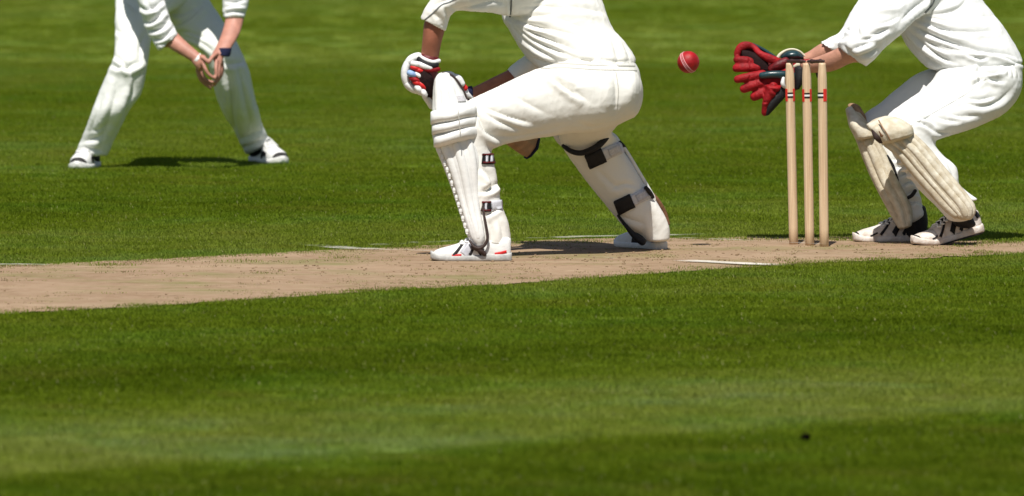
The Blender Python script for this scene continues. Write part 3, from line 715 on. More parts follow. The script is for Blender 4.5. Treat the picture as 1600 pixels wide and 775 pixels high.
for (l, r, h, mid) in (((669,184),(740,174),11,(704,181)), ((671,201),(741,190),10,(704,197)), ((674,219),(743,206),11.5,(707,213))):
    L_ = Loft([(l[0]+4,l[1]-h*.6,l[0]+4,l[1]+h*.7,38.965,.03),(l[0]+5,l[1]-h*.9,l[0]+5,l[1]+h,38.93,.055),(l[0]+18,l[1]-h-2,l[0]+18,l[1]+h-1.5,38.905,.062),(mid[0],mid[1]-h-.6,mid[0],mid[1]+h,38.895,.062),
               ((mid[0]+r[0])/2+4,r[1]-h+1,(mid[0]+r[0])/2+4,r[1]+h+2,38.905,.055),(r[0],r[1]-h,r[0],r[1]+h,38.93,.04)], n=5, cap=.7, pw=2.2)
    T.part('knee_roll', L_, 'pad_white', po)
T.part('seam', tube3([P(715.5,171,38.83),P(717,184,38.825),P(718.5,199,38.825),P(719,214,38.825)], .0016, 8, 3), 'soft_line', po)
for i, (a0, a1, rw) in enumerate(((168,166,[4.5,4.2,3.6]), (126,122,[8.5,7,5]), (92,88,[8.5,7.2,5.5]), (58,56,[7.5,6.5,5]))):
    T.part('cane', along(pad, 1.9, 7.9, a0, a1, rw, -.010 if i else -.004, flat=.85), 'pad_white', po)
for k in range(13):                                     # scalloped piping along the shin edge
    u = 2.1+5.2*k/12; c = pad.surf(u, RAD(147), .004)
    T.part('piping_tuft', ellipsoid(c, (.0075,.006,.0125), 10, 6), 'pad_white', po)
T.part('binding', ptube([(754,318,38.866),(755,328,38.855),(759,350,38.845),(762,370,38.84),(758,382,38.84),(749,388,38.84),(740,385,38.84),(733,375,38.85)], [1,1.5,2,2.2,2.4,2.6,2.2,1.4]), 'dark_edge', po)
T.part('toe_strap', joinm([ptube([(738,386,38.85),(750,391,38.845),(757,397,38.85)], [3.2,4.2,3.5])]), 'dark_edge', po)
for y, x0, x1, hh in ((248,753,775,8),(322,753,766,8)):
    for dx, m_ in ((0,'black'),):
        q = ribbon(bt_tree, [(x0,y),(x0+(x1-x0)*.5,y+1),(x1,y)], hh, .007)
        if q: so_ = T.part('strap', q, m_, po)
    for yy in (y-6.3, y+6.3):
        q = ribbon(bt_tree, [(x0,yy),(x1,yy)], 1.3, .009)
        if q: T.part('strap_stripe', q, 'dark_red', so_)
    for xx in (x0+6, x0+13):
        if xx < x1-2:
            q = ribbon(bt_tree, [(xx,y-5),(xx,y+6)], 1.5, .0095)
            if q: T.part('strap_stripe', q, 'strap', so_)
    if y > 300:
        q = ribbon(bt_tree, [(767,322),(783,320)], 7.5, .007)
        if q: T.part('strap_tab', q, 'strap', so_)
T.part('strap', ptube([(741,192,38.93),(744,202,38.92),(746,209,38.93)], [2.5,3.5,2]), 'dark_edge', po)

# back pad seen from behind: the wing and shell on the far side, straps over the calf
bpad = Loft([(862,208,955,206,39.66,.05),(870,222,964,212,39.67,.06),(889,240,977,232,39.69,.06),(919,273,996,262,39.72,.058),(950,319,1016,298,39.75,.055),(966,337,1034,322,39.76,.05),(983,360,1044,342,39.765,.045)], pw=2.6, cap=.5)
bo = T.part('leg_pad', bpad, 'pad_back', label='white batting pad on the back leg, strapped behind the calf')
T.part('pad_wing', Loft([(860,207,872,204,39.60,.045),(876,226,889,228,39.61,.05),(892,246,906,245,39.63,.05),(919,275,935,273,39.66,.045),(948,319,960,316,39.68,.04),(964,336,974,334,39.69,.035)], pw=2.4), 'pad_back', bo)
T.part('pad_edge', ptube([(955,208,39.62),(976,232,39.64),(997,266,39.66),(1017,300,39.68),(1024,312,39.69)], 2.6), 'pad_white', bo)
T.part('binding', ptube([(1017,300,39.69),(1028,313,39.69),(1039,332,39.7),(1045,350,39.7)], [2,3,3,2]), 'brown', bo)
T.part('binding', ptube([(880,228,39.53),(892,236,39.50),(908,239,39.495),(928,232,39.49),(941,222,39.495),(952,211,39.53)], [3,4,4.5,5,5,3]), 'black', bo)
for A_, B_, C_ in (((918,252),(943,241),(972,229)), ((964,324),(988,313),(1013,300))):
    q = ribbon(bt_tree, [A_,B_,C_], 9, .008)
    if q: so_ = T.part('strap', q, 'strap', bo)
    q = ribbon(bt_tree, [A_,((A_[0]+B_[0])/2,(A_[1]+B_[1])/2),B_], 11, .012)
    if q: T.part('velcro_tab', q, 'black', so_)
    e_ = (B_[0]+(C_[0]-B_[0])*.25, B_[1]+(C_[1]-B_[1])*.25); e2_ = (B_[0]+(C_[0]-B_[0])*.8, B_[1]+(C_[1]-B_[1])*.8)
    q = ribbon(bt_tree, [e_, e2_], 6.5, .012)
    if q: T.part('strap_label', q, 'label_grey', so_)
    T.part('strap_end', ptube([(C_[0]-4,C_[1]-7,39.63),(C_[0]+2,C_[1],39.64),(C_[0]+7,C_[1]+8,39.66)], [3,3.5,3]), 'black', so_)
T.part('toe_strap', ptube([(966,337,39.64),(978,353,39.64),(992,369,39.64),(1004,378,39.64)], [2.2,3,5,6]), 'black', bo)

# shoes
shoe(T, G(798,410)+np.array([0,.045,0]), RAD(179), .297, 0, 'shoe_white', 'sole', [
   ('side_panel','silver',[(.58,4),(.52,30),(.50,55)],.020), ('stripe','black',[(.72,2),(.66,26),(.61,50)],.006), ('stripe','black',[(.52,2),(.47,22),(.44,40)],.006), ('stripe','black',[(.40,4),(.35,20)],.008),
   ('red_flash','bright_red',[(.74,2),(.62,2)],.005), ('red_flash','bright_red',[(.05,10),(.12,6),(.2,3)],.004)], 'paint_white')
shoe(T, G(1031,391.5)+np.array([.006,.012,0]), RAD(122), .295, 0, 'shoe_white', 'shoe_white', [
   ('heel_counter','shoe_white',[(.03,176),(.02,90),(.04,8)],.022), ('red_flash','bright_red',[(.015,150),(.015,40),(.06,6)],.003), ('side_panel','black',[(.16,4),(.3,10),(.5,14)],.018), ('side_panel','black',[(.2,34),(.35,40),(.5,42)],.016)], None)

# gloves
gY = 39.06
gl = Loft([(654,88,687,95,gY,.036),(650,99,685,108,gY,.042),(640,112,682,124,gY,.045),(641,126,680,140,gY+.01,.043),(652,136,676,150,gY+.02,.038),(664,146,676,158,gY+.03,.025)], pw=2.2)
go_ = T.part('glove', gl, 'dark_red', label='white and red batting glove of the near hand')
T.part('palm', Loft([(652,112,668,108,gY-.03,.02),(652,124,676,120,gY-.035,.022),(656,138,678,134,gY-.03,.022),(666,150,678,148,gY-.02,.02)]), 'grip', go_)
arc = [(655,88),(645,91.5),(637.5,99),(634,109),(633.5,119),(636,129.5),(643,136.5),(652,141),(660,144.5),(666,149)]
for (i0, i1) in ((0,2),(2,5),(5,7),(7,8.6)):
    tt = np.linspace(i0+.1, i1-.1, 5); A_ = np.array(arc, float); pts_ = [tuple(spline(A_, t))+(gY-.008,) for t in tt]
    T.part('finger_roll', ptube(pts_, [6.6,7,7,7,6.4] if i0 < 7 else [5.5,5.8,5.8,5.4,4.8], flat=1.5), 'glove_white', go_)
for (a_, b_, r_, m_) in (((645,99),(657,101),4.5,'glove_white'), ((656,101),(672,106),5,'glove_white'), ((644,105),(655,108),3.6,'bright_red'), ((651,109),(660,111),3.6,'bright_red'), ((640,114),(647,117),5,'light_blue'), ((650,115),(659,121),3.5,'glove_white'),
      ((643,122),(654,127),4.2,'red'), ((648,128),(656,132),4.2,'bright_red'), ((656,130),(664,137),4.2,'bright_red'), ((652,136),(656,142),5,'glove_white'), ((661,142),(664,149),4.6,'glove_white'), ((653,131),(660,135),2.4,'glove_white')):
    T.part('finger_pad', ptube([(*a_,gY-.042),((a_[0]+b_[0])/2,(a_[1]+b_[1])/2,gY-.046),(*b_,gY-.042)], r_), m_, go_)
T.part('cuff', ptube([(654,87,gY-.02),(664,93,gY-.038),(676,97,gY-.038),(686,95,gY-.02)], 3.2), 'glove_white', go_)
T.part('wrist_strap', ptube([(655,92,gY-.028),(663,99,gY-.042),(674,102.5,gY-.042),(682,101,gY-.03)], [4.4,4.6,4.4,3.8]), 'black', go_)
T.part('cuff_band', ptube([(660,107,gY-.042),(672,109.5,gY-.044),(685,108,gY-.03)], [3.4,4,3.6]), 'red', go_)
T.part('thumb', ptube([(664,150,gY),(670,158,gY+.01),(674,167,gY+.02)], [5,5.5,4]), 'glove_white', go_)
g2 = Loft([(728,134,738,158,39.20,.035),(718,122,726,158,39.19,.04),(706,112,712,158,39.19,.042),(692,112,696,158,39.17,.04)])
g2o = T.part('glove', g2, 'glove_white', label='batting glove of the far hand, mostly behind the pad')
T.part('wrist_band', Loft([(726,136,728,160,39.20,.039),(732,135,734,160,39.205,.039),(737,134,739,157,39.215,.036)], cap=.2), 'navy', g2o)
T.part('finger_roll', ptube([(709,120,39.15),(716,123,39.15),(722,131,39.15)], [5,6,5]), 'glove_white', g2o)
T.part('red_trim', ptube([(722,132,39.16),(727,138,39.16)], [4,4.5]), 'bright_red', g2o)

# bat
bA, bB = P(664,108,39.10), P(834,230,39.88)
bdir = (bB-bA); BL = np.linalg.norm(bdir); bdir /= BL
TB = Thing('cricket_bat', 'wooden cricket bat held behind the front knee, only its toe showing', 'bat', bA)
TB.part('handle', tube3([bA-bdir*.02, bA+bdir*.14, bA+bdir*.32], .017), 'grip')
sidev = np.cross(bdir, [0, -1.0, .15]); sidev /= np.linalg.norm(sidev); nrm = np.cross(sidev, bdir)
def bat_blade(x0, x1, w0, w1, th, wmid=None):
    V, F = [], []; st = np.linspace(0, 1, 14)
    for s in st:
        x = x0+(x1-x0)*s; hw = .016+(.052-.016)*min(1, s/.12)**.6 if s < .12 else .052
        if s > .97: hw *= .9
        t_ = .010+.022*math.sin(math.pi*min(s*.85+.1, 1))
        for (u, v) in ((-1,.0),(-.7,.55),(0,1),(.7,.55),(1,0),(1,-.28),(0,-.34),(-1,-.28)): V.append(bA+bdir*x+sidev*hw*u+nrm*t_*v)
    F = ringfaces(len(st), 8); F.append(tuple(range(7, -1, -1))); F.append(tuple(range(len(V)-8, len(V))))
    return np.array(V), F
bl = TB.part('blade', bat_blade(.30, BL, .05, .05, .03), 'willow', smooth=False)
TB.part('toe_guard', (lambda vf: (bA+bdir*(BL-.006)+(vf[0]-vf[0].mean(axis=0))*1.03, vf[1]))((np.array([bA+bdir*x+sidev*.052*u+nrm*.024*v for x in (0, .012) for (u, v) in ((-1,0),(-.7,.55),(0,1),(.7,.55),(1,0),(1,-.4),(0,-.45),(-1,-.4))]), ringfaces(2, 8)+[tuple(range(7, -1, -1)), tuple(range(8, 16))])), 'navy', bl, smooth=False)

# ------------------------------------------------------------------ wicketkeeper
T = Thing('person', 'wicketkeeper in white with red gloves and cream pads, crouching behind the stumps', 'person', G(1450, 383))
hipn = Loft([(1566,93,1597,108,40.42,.10),(1508,91,1597,134,40.40,.155),(1474,103,1588,157,40.37,.165),(1455,127,1566,179,40.30,.14),(1433,146,1526,198,40.22,.108),(1410,162,1489,211,40.16,.092),(1388,179,1466,217,40.12,.085),
   (1376,205,1462,228,40.10,.078),(1392,235,1474,243,40.10,.074),(1413,268,1494,262,40.09,.07),(1440,300,1500,292,40.08,.064),(1464,324,1515,316,40.07,.058),(1478,340,1522,330,40.06,.052)], pw=2.1)
hipf = Loft([(1490,98,1560,150,40.50,.12),(1439,112,1500,166,40.50,.105),(1405,136,1458,184,40.47,.092),(1379,158,1424,203,40.44,.085),(1347,183,1398,216,40.41,.08),
   (1348,212,1402,222,40.40,.075),(1366,250,1418,246,40.39,.07),(1386,296,1432,287,40.36,.062),(1400,342,1444,330,40.33,.054)], pw=2.1)
VF = fuse([hipn, hipf], .0050, 5)
VF = folds(VF, [
  ([(1532,108),(1526,114),(1532,124),(1520,134)], .011, 3.5), ([(1535,98),(1530,110),(1540,116),(1565,112)], .010, 3.5), ([(1540,122),(1555,126),(1568,128)], .008, 3.5), ([(1538,112),(1556,113),(1572,108)], .008, 3.5),
  ([(1500,108),(1515,116),(1530,128)], .008, 3.5), ([(1478,112),(1500,110),(1522,118)], .007, 4), ([(1455,128),(1470,122),(1482,115)], .009, 3.5), ([(1460,133),(1475,127),(1490,117)], .007, 3), ([(1480,142),(1495,152),(1506,160)], .007, 4), ([(1465,140),(1480,150),(1490,158)], .005, 4),
  ([(1505,152),(1530,156),(1556,150)], .009, 4), ([(1508,162),(1535,166),(1560,158),(1580,140)], .008, 5), ([(1480,176),(1500,182),(1530,180)], .006, 4.5), ([(1462,182),(1480,188),(1505,190)], .006, 4),
  ([(1432,184),(1450,186),(1462,196)], .008, 3.5), ([(1428,190),(1445,195),(1458,206)], .008, 3.5), ([(1422,176),(1436,184),(1448,188)], .006, 3.5), ([(1455,200),(1468,208),(1490,208)], .006, 4),
  ([(1575,102),(1582,112),(1584,122)], .006, 2.5), ([(1583,100),(1589,110),(1591,122)], .006, 2.5), ([(1568,102),(1574,110),(1576,118)], .005, 2.5),
  ([(1398,250),(1412,248),(1420,246)], .012, 3), ([(1402,262),(1415,258),(1424,258)], .014, 3.5), ([(1404,276),(1418,270),(1428,270)], .011, 3.5), ([(1408,292),(1420,284),(1432,288)], .011, 3.5), ([(1412,308),(1424,300),(1438,305)], .011, 4), ([(1416,322),(1430,314),(1442,320)], .010, 4),
  ([(1480,255),(1488,270),(1490,285)], .006, 4), ([(1470,300),(1484,296),(1498,288)], .007, 4)], .0022, 11, seed=21)
kt = bvh(VF); tr = T.part('trousers', VF, 'white')
q = ribbon(kt, [(1540,122),(1520,138),(1495,154),(1460,174),(1424,195)], 1.2, .002)
if q: T.part('piping', q, 'paint_white', tr, smooth=False)
torso = Loft([(1464,110,1590,103,40.42,.145),(1450,106,1597,97,40.42,.16),(1439,95,1594,86,40.43,.165),(1422,76,1582,63,40.45,.168),(1408,53,1567,40,40.475,.17),(1400,25,1552,22,40.50,.172),(1398,-5,1535,0,40.53,.175),(1402,-42,1515,-35,40.57,.175),(1412,-78,1486,-75,40.60,.15),(1428,-100,1458,-102,40.61,.08)])
slv_n = Loft([(1440,-72,1496,-6,40.45,.095),(1402,-38,1454,17,40.36,.092),(1366,-2,1428,31,40.27,.086),(1338,26,1406,54,40.20,.08),(1320,52,1377,80,40.17,.075),(1313,63,1364,94,40.16,.07),(1308,72,1354,103,40.18,.062)], hem=.03)
slv_f = Loft([(1398,-66,1446,-10,40.62,.085),(1340,2,1392,38,40.46,.07),(1314,47,1352,68,40.42,.055),(1297,58,1328,80,40.40,.05),(1281,66,1308,83,40.39,.046)], hem=.02)
VF = fuse([torso, slv_n, slv_f], .0050, 5)
VF = folds(VF, [
  ([(1430,30),(1455,40),(1485,54),(1520,58)], .011, 4), ([(1425,38),(1450,52),(1490,68),(1530,78)], .012, 4), ([(1440,28),(1475,46),(1510,50),(1555,49)], .010, 4), ([(1440,25),(1462,30),(1482,36)], .008, 4),
  ([(1418,46),(1440,66),(1470,88),(1490,98)], .011, 4), ([(1412,52),(1428,72),(1450,92),(1476,104)], .009, 4), ([(1440,58),(1462,72),(1490,84)], .009, 4), ([(1490,72),(1530,80),(1570,84),(1592,92)], .010, 4), ([(1460,66),(1500,80),(1545,84)], .009, 4),
  ([(1510,0),(1496,14),(1470,22),(1452,22)], .008, 4), ([(1520,20),(1540,26),(1555,24)], .005, 4), ([(1500,28),(1530,32),(1560,33)], .004, 5), ([(1510,86),(1530,92),(1545,90)], .009, 3), ([(1550,85),(1575,92),(1594,102)], .008, 3),
  ([(1360,15),(1385,10),(1402,8)], .010, 4), ([(1352,22),(1372,14),(1398,10),(1410,-2)], .009, 4), ([(1362,38),(1385,35),(1405,26)], .008, 4), ([(1358,54),(1372,52),(1390,44)], .010, 4), ([(1345,58),(1340,48),(1342,34)], .009, 4), ([(1330,78),(1350,70),(1368,64)], .012, 4.5), ([(1340,64),(1360,60),(1380,52)], .009, 4), ([(1335,88),(1355,84),(1372,72)], .008, 4),
  ([(1404,36),(1425,16),(1450,-4)], .008, 5), ([(1330,44),(1336,56),(1332,70)], .006, 4), ([(1300,58),(1310,62),(1318,60)], .006, 3), ([(1320,45),(1330,50)], .006, 3), ([(1457,-2),(1452,10),(1444,20)], .008, 3), ([(1318,70),(1330,84),(1348,96)], .006, 3)], .003, 12, seed=31)
ks = bvh(VF); sh = T.part('shirt', VF, 'shirt_white')
q = ribbon(ks, [(1461,-6),(1457,6),(1450,15),(1445,20)], 1.2, .002)
if q: T.part('piping', q, 'grey_piping', sh)
fa_n = Loft([(1320,66,1346,96,40.17,.042),(1306,76,1330,99,40.19,.040),(1288,84,1303,111,40.22,.036),(1266,92,1278,114,40.26,.030),(1250,96,1258,114,40.30,.028)])
fa_f = Loft([(1298,62,1318,82,40.40,.038),(1280,69,1300,90,40.40,.036),(1262,81,1276,102,40.41,.032),(1244,88,1254,106,40.42,.028)])
head_c = P(1430, -160, 40.55)
body = fuse([hipn.shrunk(.72), hipf.shrunk(.72), torso.shrunk(.8), slv_n.shrunk(.6), slv_f.shrunk(.6), fa_n, fa_f, tube3([P(1445,-85,40.60), head_c], .055), ellipsoid(head_c, (.092,.078,.118)), ellipsoid(head_c+np.array([-.095,0,-.01]), (.02,.012,.02))], .007, 5)
T.part('body', body, 'skin_pale'); T.part('hair', ellipsoid(head_c+np.array([.012,0,.022]), (.092,.085,.108)), 'hair')

# near pad
pad = Loft([(1358,198,1398,184,40.055,.05),(1366,212,1424,200,40.05,.066),(1378,225,1432,213,40.05,.07),(1397,239,1450,231,40.045,.07),(1424,271,1479,268,40.04,.068),(1450,300,1506,300,40.03,.062),(1470,322,1524,324,40.02,.055),(1490,337,1520,338,40.01,.04)], pw=2.4, cap=.5)
po = T.part('leg_pad', pad, 'pad_cream', label='scuffed cream wicketkeeping pad on the near leg')
kc = Loft([(1354,196,1386,181,40.045,.045),(1358,202,1404,184,40.03,.066),(1365,211,1424,196,40.02,.076),(1374,222,1428,207,40.02,.074)], pw=2.8, cap=.25)
T.part('knee_cap', kc, 'pad_cream_dark', po)
T.part('opening_shade', Loft([(1361,198,1370,194,40.0,.012),(1362,207,1377,200,39.985,.014),(1366,217,1384,209,39.975,.014),(1374,224,1387,218,39.98,.01)], cap=.4, pw=2.8), 'dark_edge', po)  # solid dark piece, the shade of the hollow put into its colour
T.part('opening_lining', Loft([(1367,197,1372,195,39.985,.01),(1371,206,1378,201,39.967,.01),(1376,214,1383,209,39.96,.01)], cap=.4), 'brown', po)
T.part('binding', ptube([(1373,188,39.965),(1379,199,39.945),(1386,209,39.94),(1391,219,39.945)], 1.0), 'tan_lining', po)
for a_, rw, m_ in ((140,[7,8,7],'pad_cream'),(110,[4.5,5,4.5],'pad_cream_dark'),(84,[5.5,6.5,5.5],'pad_cream_dark'),(56,[5.5,6.5,5.5],'pad_cream_dark'),(28,[6,7,5],'pad_cream')):
    T.part('cane', along(pad, 2.0, 6.75, a_, a_-4, rw, -.008), m_, po)
T.part('pad_wing', Loft([(1462,262,1480,268,40.12,.03),(1482,280,1495,285,40.14,.035),(1494,297,1512,300,40.13,.03),(1508,312,1526,310,40.12,.02)]), 'pad_white', po)
# far pad
pad2 = Loft([(1323,176,1346,178,40.36,.045),(1326,196,1356,192,40.345,.06),(1337,219,1370,213,40.335,.065),(1347,246,1388,243,40.33,.065),(1361,279,1400,273,40.32,.062),(1385,325,1424,322,40.29,.056),(1402,355,1425,350,40.27,.042)], pw=2.4, cap=.4)
po2 = T.part('leg_pad', pad2, 'pad_cream', label='scuffed cream wicketkeeping pad on the far leg')
T.part('top_flap', Loft([(1321,171,1331,166,40.35,.03),(1323,182,1340,178,40.325,.045),(1327,198,1356,194,40.305,.06),(1336,216,1368,210,40.30,.06)], pw=2.4, cap=.3), 'pad_cream_dark', po2)
T.part('lining', Loft([(1325,168,1345,168,40.385,.035),(1330,178,1352,180,40.385,.045),(1338,192,1358,192,40.38,.045)], cap=.8), 'tan_lining', po2)
for a_, rw in ((132,[6,7,5]),(95,[6,7,5]),(55,[6,7,5])):
    T.part('cane', along(pad2, 2.2, 5.9, a_, a_, rw, -.008), 'pad_cream_dark' if a_ < 100 else 'pad_cream', po2)
for k, pts_ in enumerate(([(1386,244,40.29),(1394,258,40.30),(1400,276,40.30),(1404,290,40.30)], [(1412,312,40.28),(1424,306,40.28),(1430,298,40.29)])):
    T.part('strap', ptube(pts_, [2.5,3,3,2.5][:len(pts_)]), 'black', po2)
# shoes
dirt = [('side_panel','black',[(.80,6),(.70,20)],.004), ('side_panel','black',[(.66,8),(.57,36),(.52,58)],.006), ('side_panel','black',[(.34,4),(.30,16)],.006), ('side_panel','black',[(.47,6),(.40,30),(.36,52)],.010), ('side_panel','black',[(.26,8),(.22,36),(.18,62)],.013), ('heel_panel','black',[(.03,30),(.07,60),(.1,85)],.012), ('tongue','black',[(.36,90),(.48,90),(.60,90)],.020), ('toe_bumper','black',[(.97,10),(.985,60),(.985,90)],.007)]
dirt2 = [(n_, m_, [(s_, 180-a_) for s_, a_ in p_], w_) for (n_, m_, p_, w_) in dirt]
shoe(T, G(1537,384)+np.array([.0,.10,0]), RAD(204), .30, 13, 'shoe_dirty', 'shoe_dirty', dirt+dirt2, 'paint_white', label='scuffed white and black near shoe with raised heel')
shoe(T, G(1448,380)+np.array([0,.07,0]), RAD(188), .285, 0, 'shoe_dirty', 'shoe_dirty', dirt+dirt2, 'paint_white')
T.part('sock', Loft([(1408,338,1447,326,40.34,.05),(1410,352,1450,346,40.35,.05),(1412,366,1448,362,40.35,.045)]), 'black')
T.part('sock', Loft([(1474,322,1505,316,40.09,.045),(1480,336,1514,330,40.09,.045),(1490,350,1524,348,40.1,.04)]), 'black')
# gloves
GY = 40.34
gparts = [Loft([(1262,92,1266,116,GY,.035),(1244,96,1246,140,GY,.045),(1226,106,1226,146,GY,.045),(1206,112,1208,150,GY-.01,.04),(1190,116,1196,148,GY-.01,.032)], pw=2.2)]
for (a_, b_, c_, r_) in (((1152,124),(1166,121),(1192,117),7.2), ((1162,139),(1176,134),(1200,128),7.8), ((1178,151),(1188,147),(1206,138),8)):
    gparts.append(ptube([(*a_,GY-.03),(*b_,GY-.035),(*c_,GY-.02)], [r_*.9,r_*.96,r_*1.15]))
gparts.append(ptube([(1208,138,GY-.045),(1199,154,GY-.054),(1195,166,GY-.052),(1194.5,177,GY-.045)], [11,7,4.8,5]))
VF = folds(fuse(gparts, .0042, 3), [([(1172,117),(1170,124)], .004, 1.6), ([(1183,127),(1186,138)], .004, 1.6), ([(1190,142),(1195,150)], .004, 1.6), ([(1195,128),(1210,134),(1222,130)], .006, 3), ([(1205,138),(1215,146)], .006, 3), ([(1190,160),(1199,160)], .003, 1.6)], .0008, 40, seed=5)
glo = T.part('glove', VF, 'red', label='red wicketkeeping glove of the near hand, fingers spread')
T.part('cuff_roll', ptube([(1190,118,GY-.05),(1205,116.5,GY-.055),(1225,116.5,GY-.05),(1240,118,GY-.04)], [5,6,6,5]), 'teal', glo)
T.part('thumb', Loft([(1202,143,1234,134,GY-.02,.035),(1196,156,1228,150,GY-.03,.034),(1193,168,1216,164,GY-.035,.028),(1193,178,1203,178,GY-.035,.02)], cap=.7), 'black', glo)
T.part('cuff_trim', ptube([(1224,122,GY-.06),(1223,131,GY-.062),(1226,136,GY-.055)], [2.5,3.5,2.5]), 'glove_white', glo)
glo2 = T.part('glove', Loft([(1258,86,1262,108,GY+.08,.035),(1236,86,1240,112,GY+.08,.04),(1212,92,1216,118,GY+.07,.035),(1194,82,1198,118,GY+.06,.03),(1176,74,1180,114,GY+.05,.026),(1160,72,1164,108,GY+.05,.022),(1152,84,1155,100,GY+.05,.014)], pw=2.3), 'dark_red', label='red wicketkeeping glove of the far hand, webbing open')
T.part('web_roll', folds(fuse([ptube([(1152,93,GY+.02),(1152.5,82,GY+.02),(1159,73,GY+.02),(1168,70.5,GY+.02),(1178,74,GY+.02),(1188,84,GY-.0),(1204,92,GY-.005),(1220,99,GY+.0)], [4,6,7,6,5,5.5,7,7], flat=.8),
  ptube([(1151,93,GY+.005),(1160,94,GY-.004),(1178,96,GY+.01)], [6,6.4,7]), ptube([(1150,106.5,GY-.0),(1162,106,GY-.01),(1184,106,GY+.005)], [6.6,7,7.6])], .0042, 3), [([(1170,91),(1171,99)], .004, 1.6), ([(1172,101),(1173,111)], .004, 1.6), ([(1158,80),(1170,84)], .004, 2)], .0008, 40, seed=9), 'red', glo2)
T.part('web_edge', ptube([(1176,69,GY+.03),(1188,75,GY+.03),(1200,82,GY+.03),(1214,91,GY+.03)], [2.2,2.6,2.6,2.2]), 'teal', glo2)
T.part('palm_band', ptube([(1205,108,GY-.01),(1216,102,GY-.015),(1228,96,GY-.01)], [6,7.5,7]), 'dark_red', glo2)
T.part('shaded_web', Loft([(1160,78,1162,96,GY+.015,.012),(1172,80,1174,112,GY+.01,.016),(1186,86,1188,116,GY+.005,.016),(1198,94,1200,116,GY+.005,.012)]), 'grip', glo2)  # near-black colour carries the shadow between top roll and fingers
T.part('cuff_pad', Loft([(1221,86,1223,92,GY+.04,.02),(1230,80,1232,93,GY+.03,.03),(1244,79,1245,93,GY+.03,.03),(1254,86,1254,92,GY+.04,.02)], cap=.8), 'teal', glo2)
T.part('cuff_trim', ptube([(1214,93,GY+.03),(1219,85,GY+.03),(1229,78.5,GY+.03),(1240,77,GY+.03),(1250,80.5,GY+.03),(1257,87,GY+.03)], [3,2.6,1.8,1.5,1.5,1.6]), 'glove_cream', glo2)
T.part('cuff_trim', ptube([(1242,104,GY-.03),(1250,101,GY-.04),(1256,106,GY-.03)], [3,4,2.5]), 'glove_cream', glo)
T.part('cuff_side', Loft([(1240,108,1262,106,GY-.03,.03),(1241,124,1258,122,GY-.035,.03),(1242,138,1250,138,GY-.03,.025)], cap=.6), 'black', glo)
T.part('wrist_trim', ptube([(1272,104,GY-.07),(1277,110,GY-.07),(1279,120,GY-.06)], [3,4,3]), 'black', glo)

# ------------------------------------------------------------------ close fielder
FY = 47.3
T = Thing('person', 'fielder in white crouching on the grass with cupped bare hands', 'person', G(280, 261))
legl = Loft([(196,-75,330,-70,47.62,.12),(184,-40,325,-35,47.58,.15),(180,-5,292,0,47.48,.15),(180,24,248,34,47.32,.12),(180,55,236,62,47.22,.105),(179,86,232,90,47.12,.095),(169,110,229,112,47.08,.09),(155,143,219,147,47.07,.085),(143,178,203,172,47.06,.08),(130,212,184,207,47.12,.072),(120,235,168,242,47.15,.064)], pw=2.15, cap=.15)
legr = Loft([(240,-50,330,-60,47.62,.13),(245,-10,324,-10,47.60,.14),(258,30,342,22,47.55,.125),(284,58,360,50,47.48,.11),(314,80,377,80,47.43,.1),(327,108,389,112,47.42,.093),(336,142,396,142,47.45,.088),(353,181,404,172,47.52,.08),(370,212,412,200,47.66,.07),(384,241,423,224,47.74,.062)], pw=2.15, cap=.15)
VF = fuse([legl, legr], .0055, 5)
VF = folds(VF, [
  ([(180,88),(190,96),(200,108),(205,118)], .013, 4), ([(174,102),(186,106),(200,104),(215,96)], .014, 4), ([(190,112),(205,108),(222,95)], .012, 4), ([(200,130),(205,150),(190,200)], .010, 6), ([(185,115),(180,150),(165,200),(155,235)], .009, 6), ([(205,112),(210,135),(205,160)], .010, 5),
  ([(182,45),(185,50),(195,50)], .006, 4), ([(228,50),(220,70),(218,95)], .008, 6), ([(190,-2),(205,8),(215,22)], .007, 5), ([(130,222),(150,215),(165,205)], .011, 5), ([(128,234),(145,232),(160,238)], .009, 4), ([(140,205),(160,200),(175,190)], .007, 5), ([(160,150),(150,180),(140,210)], .006, 6),
  ([(262,40),(280,38),(305,20),(320,2)], .010, 5), ([(268,48),(300,52),(330,64)], .009, 5), ([(275,52),(310,64),(335,82)], .010, 4), ([(265,20),(285,22),(310,8)], .009, 5),
  ([(352,105),(360,140),(362,180),(366,210)], .014, 5), ([(372,100),(380,140),(390,190)], .010, 6), ([(345,130),(355,175),(372,212)], .010, 6), ([(385,118),(396,150),(404,190)], .006, 5), ([(372,218),(390,212),(410,202)], .008, 5), ([(376,232),(395,225),(415,215)], .008, 4), ([(340,95),(360,100),(384,96)], .007, 5)], .003, 10, seed=41)
T.part('trousers', VF, 'grey_white')
torso = Loft([(190,-35,328,-38,47.60,.145),(184,-65,334,-68,47.50,.15),(180,-100,342,-105,47.36,.145),(186,-140,336,-145,47.22,.14),(205,-168,315,-172,47.12,.12),(235,-185,285,-188,47.08,.07)])
sl_l = Loft([(178,-150,240,-160,47.16,.085),(182,-100,238,-105,47.10,.078),(196,-50,250,-52,47.02,.07),(214,0,257,-2,46.97,.062),(225,36,265,28,46.95,.056),(236,58,272,42,46.94,.052),(248,78,277,54,46.93,.048)], hem=.03)
sl_r = Loft([(284,-160,345,-150,47.18,.085),(318,-105,372,-98,47.14,.078),(338,-50,388,-48,47.10,.068),(347,0,388,0,47.07,.056),(348,14,386,15,47.06,.054),(349,26,383,28,47.05,.05)], hem=.03)
VF = fuse([torso, sl_l, sl_r], .0055, 5)
